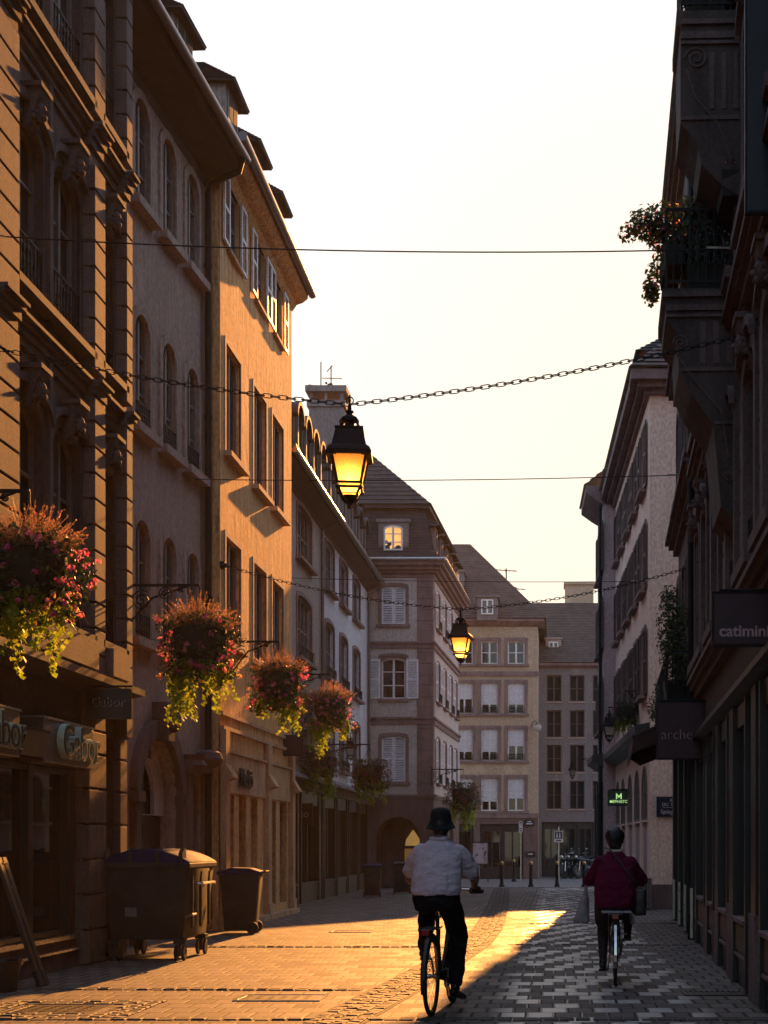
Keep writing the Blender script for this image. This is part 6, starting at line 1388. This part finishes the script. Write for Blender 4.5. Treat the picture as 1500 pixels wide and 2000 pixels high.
# ================================================================== bicycles (local frame: rear wheel touches the ground at 0,0; +y rides forward)
def bicycle(label, loc, rz, seat_z=.96, bar_z=1.03, step=False, crank=0.0, steer=0.0, skirt_guard=False):
    t = thing('bicycle', label, 'bicycle', loc, rz); R_ = .335; WB = 1.07
    for k, y in enumerate((0, WB)):
        mb = MB(); mb.tube([(0, y+(R_-.018)*cos(a), R_+(R_-.018)*sin(a)) for a in [2*pi*i/40 for i in range(40)]], .0185, 8, close=True); w = mb.build('wheel', M['rubber'], t, smooth=True)
        mb = MB(); mb.tube([(0, y+(R_-.042)*cos(a), R_+(R_-.042)*sin(a)) for a in [2*pi*i/40 for i in range(40)]], .011, 6, close=True); mb.build('rim', M['chrome'], w, smooth=True)
        mb = MB(); mb.lathe((0, y, R_), [(.014, -.05), (.022, -.045), (.018, 0), (.022, .045), (.014, .05)], 10, 'x')
        for i in range(28):
            a = 2*pi*i/28; s_ = .035 if i % 2 else -.035; b = a+(.5 if (i//2) % 2 else -.5)
            mb.tube([(s_, y+.02*cos(b), R_+.02*sin(b)), (0, y+(R_-.045)*cos(a), R_+(R_-.045)*sin(a))], .0016, 4)
        mb.build('spokes', M['chrome'], w)
        mb = MB(); rr = R_+.022; a0, a1 = ((.1, 3.5) if k == 0 else (.35, 3.2)); n = 18
        for i in range(n):
            qa, qb = a0+(a1-a0)*i/n, a0+(a1-a0)*(i+1)/n
            for x0, x1, d0, d1 in ((-.028, -.012, -.014, 0), (-.012, .012, 0, 0), (.012, .028, 0, -.014)):
                mb.add([(x0, y+(rr+d0)*cos(qa), R_+(rr+d0)*sin(qa)), (x1, y+(rr+d1)*cos(qa), R_+(rr+d1)*sin(qa)), (x1, y+(rr+d1)*cos(qb), R_+(rr+d1)*sin(qb)), (x0, y+(rr+d0)*cos(qb), R_+(rr+d0)*sin(qb))], [(0, 1, 2, 3)])
        for s_ in (-.03, .03): mb.tube([(s_*1.6, y, R_), (s_, y-(rr)*.86, R_+rr*.5)], .003, 5)
        mb.build('mudguard', M['chrome' if step else 'bike_dark'], t, recalc=False)
    bb = Vector((0, .44, .285)); st = Vector((0, .24, seat_z-.10)); hd = Vector((0, .88, .84)); hl = Vector((0, .92, .70)); fk = Vector((0, WB, R_))
    mb = MB(); mb.tube([bb, st], .016, 8)
    if step: mb.tube([bb+Vector((0, .02, .03)), (0, .66, .42), hl], .019, 8); mb.tube([bb+Vector((0, -.02, .12)), (0, .62, .50), hl+Vector((0, -.01, .05))], .016, 8)
    else: mb.tube([bb, hl], .018, 8); mb.tube([st-Vector((0, -.01, .06)), hd], .017, 8)
    mb.tube([hd+Vector((0, -.01, .05)), hl], .02, 8)
    for s_ in (-.055, .055): mb.tube([(s_*.5, .42, .285), (s_, 0, R_)], .010, 6); mb.tube([(s_*.3, .255, seat_z-.16), (s_, 0, R_)], .008, 6); mb.tube([(s_*.5, .925, .68), (s_, .99, .52), (s_, WB, R_)], .011, 6)
    mb.build('frame', M['bike_dark'], t, smooth=True)
    mb = MB(); mb.tube([(0, .22, seat_z-.1), (0, .21, seat_z-.03)], .012, 6); mb.capsule((0, .13, seat_z), .085, (0, .36, seat_z+.005), .028, 14, .42, (0, 0, 1)); mb.build('saddle', M['rubber'], t, smooth=True)
    mb = MB(); mb.tube([(0, .87, .86), (0, .855, bar_z-.02)], .014, 8); mb.tube([(-.31, .77, bar_z-.01), (-.2, .79, bar_z), (-.06, .86, bar_z), (.06, .86, bar_z), (.2, .79, bar_z), (.31, .77, bar_z-.01)], .011, 8); hb = mb.build('handlebar', M['chrome'], t, smooth=True)
    for s_ in (-1, 1):
        mb = MB(); mb.tube([(s_*.20, .79, bar_z), (s_*.325, .767, bar_z-.011)], .0165, 10); mb.build('grip', M['rubber'], hb, smooth=True)
        mb = MB(); mb.tube([(s_*.19, .80, bar_z-.015), (s_*.22, .84, bar_z-.02), (s_*.31, .825, bar_z-.03)], .006, 5); mb.build('brake_lever', M['chrome'], hb)
    mb = MB(); c, s_ = cos(crank), sin(crank)
    mb.lathe((.045, .44, .285), [(.085, -.004), (.09, 0), (.085, .004)], 24, 'x'); mb.tube([(.06, .44, .285), (.075, .44+.165*c, .285+.165*s_)], .010, 6); mb.tube([(-.06, .44, .285), (-.075, .44-.165*c, .285-.165*s_)], .010, 6); mb.tube([(-.06, .44, .285), (.06, .44, .285)], .015, 8)
    cr = mb.build('crankset', M['chrome'], t)
    for q in (-1, 1): mb = MB(); y, z = .44+q*.165*c, .285+q*.165*s_; mb.box(q*.08 if q > 0 else -.17, .17 if q > 0 else -.08, y-.035, y+.035, z-.012, z+.012); mb.build('pedal', M['rubber'], cr)
    mb = MB(); mb.prism([(.04, .52, .36), (.04, .54, .24), (.04, .02, .31), (.04, .02, .37)], (.02, 0, 0)); mb.build('chain_guard', M['bike_dark'], t, bevel=.004)
    mb = MB()
    for x in (-.065, -.02, .02, .065): mb.tube([(x, -.25, .735), (x, .16, .74)], .006, 5)
    for y in (-.25, -.05, .14): mb.tube([(-.065, y, .736), (.065, y, .736)], .006, 5)
    for x in (-.07, .07): mb.tube([(x, -.14, .735), (x*.9, .0, .345)], .005, 5); mb.tube([(x, .02, .735), (x*.9, .0, .345)], .005, 5)
    mb.build('rear_rack', M['bike_dark'], t)
    mb = MB(); mb.box(-.035, .035, -.275, -.255, .69, .735); mb.build('rear_light', M['red_lens'], t, bevel=.005)
    mb = MB(); mb.capsule((0, .93, .88), .03, (0, .98, .88), .04, 10); mb.build('headlamp', M['chrome'], t, smooth=True)
    return t
# ================================================================== people
def hand_on_bar(mb, h, s_, fw):
    """a fist closed round a handlebar grip: palm, four unequal fingers and a thumb"""
    h = Vector(h); fw = Vector(fw)
    mb.capsule(fw, .027, h+Vector((0, -.035, .028)), .026, 10, .8); mb.ball(h+Vector((0, -.012, .026)), (.043, .036, .020), 12, 8)
    for i, ln in enumerate((.95, 1.05, 1.0, .82)):
        x = h.x+s_*(-.033+.022*i); k0 = Vector((x, h.y+.018, h.z+.026)); k1 = Vector((x, h.y+.040*ln, h.z+.004)); k2 = Vector((x, h.y+.026*ln, h.z-.024)); k3 = Vector((x, h.y+.002, h.z-.027))
        mb.capsule(Vector((x, h.y-.01, h.z+.03)), .0105, k0, .0105, 8); mb.capsule(k0, .0102, k1, .0095, 8); mb.capsule(k1, .0095, k2, .009, 8); mb.capsule(k2, .009, k3, .008, 8)
    a = h+Vector((-s_*.042, -.028, .014)); b = h+Vector((-s_*.05, -.004, -.012)); c = h+Vector((-s_*.044, .018, -.026)); mb.capsule(a, .013, b, .0115, 8); mb.capsule(b, .0115, c, .0095, 8)
def head(mb, c, r=1.0, chin=(0, .035, -.11)):
    c = Vector(c)
    mb.ball(c, (.077*r, .096*r, .112*r), 16, 12); mb.capsule(c+Vector((0, .03, -.055)), .062*r, c+Vector((0, .055, -.098)), .036*r, 12)
    mb.capsule(c+Vector((0, .092, .005)), .012, c+Vector((0, .112, -.028)), .016, 8); mb.ball(c+Vector((0, .082, -.062)), (.026, .012, .010), 8, 6)
    for s_ in (-1, 1): mb.ball(c+Vector((s_*.079, .0, -.015)), (.011, .022, .033), 8, 6); mb.ball(c+Vector((s_*.032, .083, .004)), (.015, .012, .011), 8, 6)
def limb(mb, pts, rad, sq=1.0):
    for i in range(len(pts)-1): mb.capsule(pts[i], rad[i], pts[i+1], rad[i+1], 14, sq)
def section(mb, rows, n=24):
    """stacked oval sections: (centre, half width, half depth)"""
    vs = [(c[0]+a*cos(2*pi*k/n)*(1-.10*abs(sin(4*pi*k/n))*0), c[1]+b*sin(2*pi*k/n), c[2]) for c, a, b in rows for k in range(n)]; m = len(rows)
    fs = [(i*n+k, i*n+(k+1) % n, (i+1)*n+(k+1) % n, (i+1)*n+k) for i in range(m-1) for k in range(n)]+[tuple(range(n-1, -1, -1)), tuple(range((m-1)*n, m*n))]
    return mb.add(vs, fs)
def shoe(mb, ankle, toe_dir, sole):
    a = Vector(ankle); d = Vector(toe_dir).normalized(); heel = Vector((a.x, a.y, sole+.035))-d*.055; toe = Vector((a.x, a.y, sole+.03))+d*.175
    heel.z += -d.z*.0; mb.capsule(heel, .040, toe, .034, 12, .85, (0, 0, 1)); mb.capsule(a, .042, heel+d*.03, .042, 10); mb.capsule(heel+Vector((0, 0, -.012)), .038, toe+Vector((0, 0, -.010)), .037, 12, .4, (0, 0, 1))
YAW1, P1 = radians(-5.5), (-1.035, 11.95, 0)
BAR1 = 1.03
bicycle('dark city bicycle ridden by the hatted man in the pale shirt', P1, YAW1, .97, BAR1, False, radians(-82))
t = thing('person', 'man in a black bucket hat, pale lilac short-sleeved shirt and dark trousers riding away', 'person', P1, YAW1)
HL, HR = (-.265, .780, BAR1-.004), (.255, .782, BAR1-.004)
eL, eR = Vector((-.285, .49, 1.14)), Vector((.285, .51, 1.14)); sL, sR = Vector((-.175, .37, 1.385)), Vector((.175, .38, 1.385))
kL, kR = Vector((-.155, .66, .87)), Vector((.135, .60, .63)); aL, aR = Vector((-.135, .395, .545)), Vector((.135, .42, .235)); hpL, hpR = Vector((-.10, .22, .985)), Vector((.10, .22, .975))
b = MB(); head(b, (.0, .455, 1.60)); b.capsule((0, .40, 1.44), .062, (0, .435, 1.54), .055, 12)
section(b, [((0, .20, .94), .15, .11), ((0, .23, 1.05), .16, .12), ((0, .29, 1.22), .17, .12), ((0, .34, 1.33), .165, .09), ((0, .38, 1.42), .10, .065)])
for s_, e_, h_, q in ((sL, eL, HL, -1), (sR, eR, HR, 1)):
    b.capsule(s_+(e_-s_)*.3, .05, e_, .044, 14); w_ = Vector(h_)+Vector((-q*.0, -.085, .045)); b.capsule(e_, .043, w_, .029, 14); hand_on_bar(b, h_, q, w_)
for hp, k, a in ((hpL, kL, aL), (hpR, kR, aR)): limb(b, [hp, k, a], [.08, .056, .036])
link('body', fuse(b, 'body', .007, 5), M['skin'], t)
b = MB()
section(b, [((0, .195, 1.005), .200, .155), ((0, .205, 1.04), .212, .165), ((0, .245, 1.14), .212, .165), ((0, .295, 1.26), .208, .155), ((0, .335, 1.335), .198, .135), ((0, .36, 1.385), .182, .115), ((0, .38, 1.43), .145, .095), ((0, .392, 1.46), .105, .08), ((0, .41, 1.495), .07, .066)])
for s_, e_ in ((sL, eL), (sR, eR)): m_ = s_.lerp(e_, .72); b.capsule(s_+Vector((-s_.x*.12, 0, -.015)), .072, s_.lerp(e_, .35), .074, 16); b.capsule(s_.lerp(e_, .35), .074, m_, .078, 16)
link('shirt', fuse(b, 'shirt', .008, 4, .03), M['shirt'], t)
b = MB(); b.tube([(.078*cos(a), .400+.072*sin(a), 1.487+.010*sin(a)) for a in [2*pi*i/20 for i in range(20)]], .017, 8, close=True); b.build('collar', M['shirt'], t, smooth=True)
b = MB(); section(b, [((0, .19, .875), .17, .13), ((0, .195, .94), .185, .145), ((0, .205, 1.02), .185, .14), ((0, .21, 1.04), .175, .13)])
for hp, k, a in ((hpL, kL, aL), (hpR, kR, aR)): a2 = k.lerp(a, .94); limb(b, [hp, k, k.lerp(a, .5), a2], [.108, .082, .072, .062])
link('trousers', fuse(b, 'trousers', .010, 4, .030), M['trousers'], t)
for a, so, d in ((aL, .455, (-.05, 1, -.12)), (aR, .118, (.22, 1, -.25))):
    b = MB(); shoe(b, a, d, so); link('shoe', fuse(b, 'shoe', .008, 3), M['shoe'], t)
b = MB(); prof = [(.102, -.018), (.126, -.052), (.128, -.057), (.104, -.010), (.095, .0), (.091, .05), (.084, .085), (.068, .107), (.040, .119), (0, .122)]
b.lathe((0, 0, 0), prof, 28); o = b.build('hat', M['hat'], t, (0, .45, 1.632), smooth='all'); o.rotation_euler = (radians(8), 0, 0)
b = MB(); b.ball((0, .43, 1.595), (.083, .088, .085), 16, 10); b.ball((0, .41, 1.535), (.062, .05, .045), 12, 8); link('hair', fuse(b, 'hair', .010, 3, .008), M['hair'], t)
# woman
YAW2, P2 = radians(-2.0), (.605, 14.5, 0); BAR2 = 1.02
bicycle('city bicycle with bright mudguards ridden by the woman in the burgundy jacket', P2, YAW2, .86, BAR2, True, radians(70))
t = thing('person', 'short-haired woman in a burgundy jacket and dark skirt riding away with a shoulder bag', 'person', P2, YAW2)
HL, HR = (-.262, .782, BAR2-.004), (.262, .782, BAR2-.004)
eL, eR = Vector((-.275, .44, 1.06)), Vector((.285, .46, 1.06)); sL, sR = Vector((-.155, .285, 1.255)), Vector((.155, .29, 1.255))
kL, kR = Vector((-.125, .58, .56)), Vector((.14, .66, .74)); aL, aR = Vector((-.125, .40, .225)), Vector((.13, .50, .50)); hpL, hpR = Vector((-.10, .21, .87)), Vector((.10, .21, .87))
b = MB(); head(b, (0, .36, 1.485), .97); b.capsule((0, .315, 1.33), .056, (0, .345, 1.43), .05, 12)
section(b, [((0, .20, .83), .16, .12), ((0, .215, .95), .165, .125), ((0, .25, 1.12), .155, .115), ((0, .28, 1.24), .14, .085), ((0, .30, 1.31), .08, .06)])
for s_, e_, h_, q in ((sL, eL, HL, -1), (sR, eR, HR, 1)):
    b.capsule(s_, .05, e_, .04, 14); w_ = Vector(h_)+Vector((0, -.08, .04)); b.capsule(e_, .039, w_, .026, 14); hand_on_bar(b, h_, q, w_)
for hp, k, a in ((hpL, kL, aL), (hpR, kR, aR)): limb(b, [hp, k, k.lerp(a, .3), a], [.085, .058, .054, .034])
link('body', fuse(b, 'body', .007, 5), M['skin'], t)
b = MB(); section(b, [((0, .195, .79), .192, .16), ((0, .20, .85), .212, .172), ((0, .215, .95), .215, .17), ((0, .245, 1.08), .205, .155), ((0, .275, 1.20), .200, .130), ((0, .292, 1.265), .175, .105), ((0, .305, 1.315), .125, .085), ((0, .313, 1.35), .088, .072), ((0, .318, 1.375), .07, .066)])
for s_, e_, h_ in ((sL, eL, HL), (sR, eR, HR)): b.capsule(s_, .066, e_, .060, 16); b.capsule(e_, .060, e_.lerp(Vector(h_)+Vector((0, -.08, .04)), .92), .044, 16)
jk = link('jacket', fuse(b, 'jacket', .009, 4, .03), M['jacket'], t)
b = MB(); b.tube([(.074*cos(a), .318+.068*sin(a), 1.378+.012*sin(a)) for a in [2*pi*i/20 for i in range(20)]], .014, 8, close=True); b.build('collar', M['cream_l'], jk, smooth=True)
b = MB(); section(b, [((0, .30, .66), .19, .20), ((0, .24, .76), .20, .19), ((0, .20, .84), .19, .16), ((0, .21, .92), .17, .14)]); 
for hp, k in ((hpL, kL), (hpR, kR)): b.capsule(hp, .115, hp.lerp(k, .72), .098, 16)
link('skirt', fuse(b, 'skirt', .010, 5, .01), M['skirt'], t)
b = MB()
for hp, k, a in ((hpL, kL, aL), (hpR, kR, aR)): limb(b, [hp.lerp(k, .6), k, k.lerp(a, .3), k.lerp(a, .96)], [.080, .063, .060, .040])
link('stockings', fuse(b, 'stockings', .008, 4), M['stocking'], t)
for a, so, d in ((aL, .132, (0, 1, -.1)), (aR, .435, (.06, 1, -.05))):
    b = MB(); shoe(b, a, d, so); link('shoe', fuse(b, 'shoe', .008, 3), M['shoe'], t)
b = MB(); b.ball((0, .345, 1.508), (.098, .112, .112), 18, 12); b.ball((0, .315, 1.44), (.075, .06, .06), 14, 8); link('hair', fuse(b, 'hair', .008, 2, .04), M['hair'], t)
# bags: things of their own
t = thing('shoulder_bag', 'black shoulder bag on a thin strap at the right hip of the woman cyclist', 'bag', (P2[0]+.255, P2[1]+.20, .88)); b = MB(); b.box(-.05, .06, -.15, .15, -.17, .10); link('bag', fuse(b, 'bag', .012, 8, .02), M['shoe'], t)
o = t.location; b = MB(); pts = [(P2[0]-.10, P2[1]+.325, 1.40), (P2[0]-.05, P2[1]+.20, 1.385), (P2[0]+.06, P2[1]+.135, 1.25), (P2[0]+.17, P2[1]+.085, 1.08), (P2[0]+.235, P2[1]+.13, .97)]
b.tube([tuple(Vector(p)-o) for p in pts], .008, 6); b.build('strap', M['shoe'], t, smooth=True)
t = thing('plastic_bag', 'pale thin carrier bag hanging from the left handlebar of the woman cyclist', 'bag', (P2[0]-.275, P2[1]+.74, 1.0)); b = MB()
section(b, [((-.05, 0, -.40), .075, .05), ((-.055, 0, -.37), .085, .06), ((-.035, 0, -.25), .065, .05), ((-.01, 0, -.10), .03, .022), ((0, 0, .02), .018, .018)], 18); link('bag', fuse(b, 'bag', .010, 3, .03), M['bag_w'], t)
b = MB(); b.tube([(.0, .03, .0), (.0, .026, .028), (.0, 0, .038), (.0, -.026, .028), (.0, -.03, .0)], .006, 6); b.build('handles', M['bag_w'], t)
t = thing('folded_cloth', 'pale folded cloth lying across the rear rack of the woman\'s bicycle', 'cloth', (P2[0]+.01, P2[1]-.02, .745)); b = MB()
b.box(-.15, .15, -.15, .13, 0, .016); b.prism([(.12, -.14, .016), (.165, -.12, -.01), (.18, -.1, -.10), (.14, -.02, -.12), (.13, .08, -.05), (.13, .1, .016)], (.016, 0, 0)); link('cloth', fuse(b, 'cloth', .006, 3, .014), M['bag_w'], t)
# ================================================================== warm morning haze filling the street
mb = MB(); mb.box(-34, 34, -8, 120, -1, 22); hz = mb.build('haze', None); tag(hz, None, None, kind='stuff')
hm = bpy.data.materials.new('morning haze'); hm.use_nodes = True; hm.node_tree.nodes.remove(hm.node_tree.nodes['Principled BSDF'])
pv = hm.node_tree.nodes.new('ShaderNodeVolumePrincipled'); pv.inputs['Color'].default_value = (.95, .82, .66, 1); pv.inputs['Density'].default_value = 0.0005; pv.inputs['Anisotropy'].default_value = .1
hm.node_tree.links.new(pv.outputs[0], hm.node_tree.nodes['Material Output'].inputs['Volume']); hz.data.materials.append(hm)
SC.cycles.volume_bounces = 0
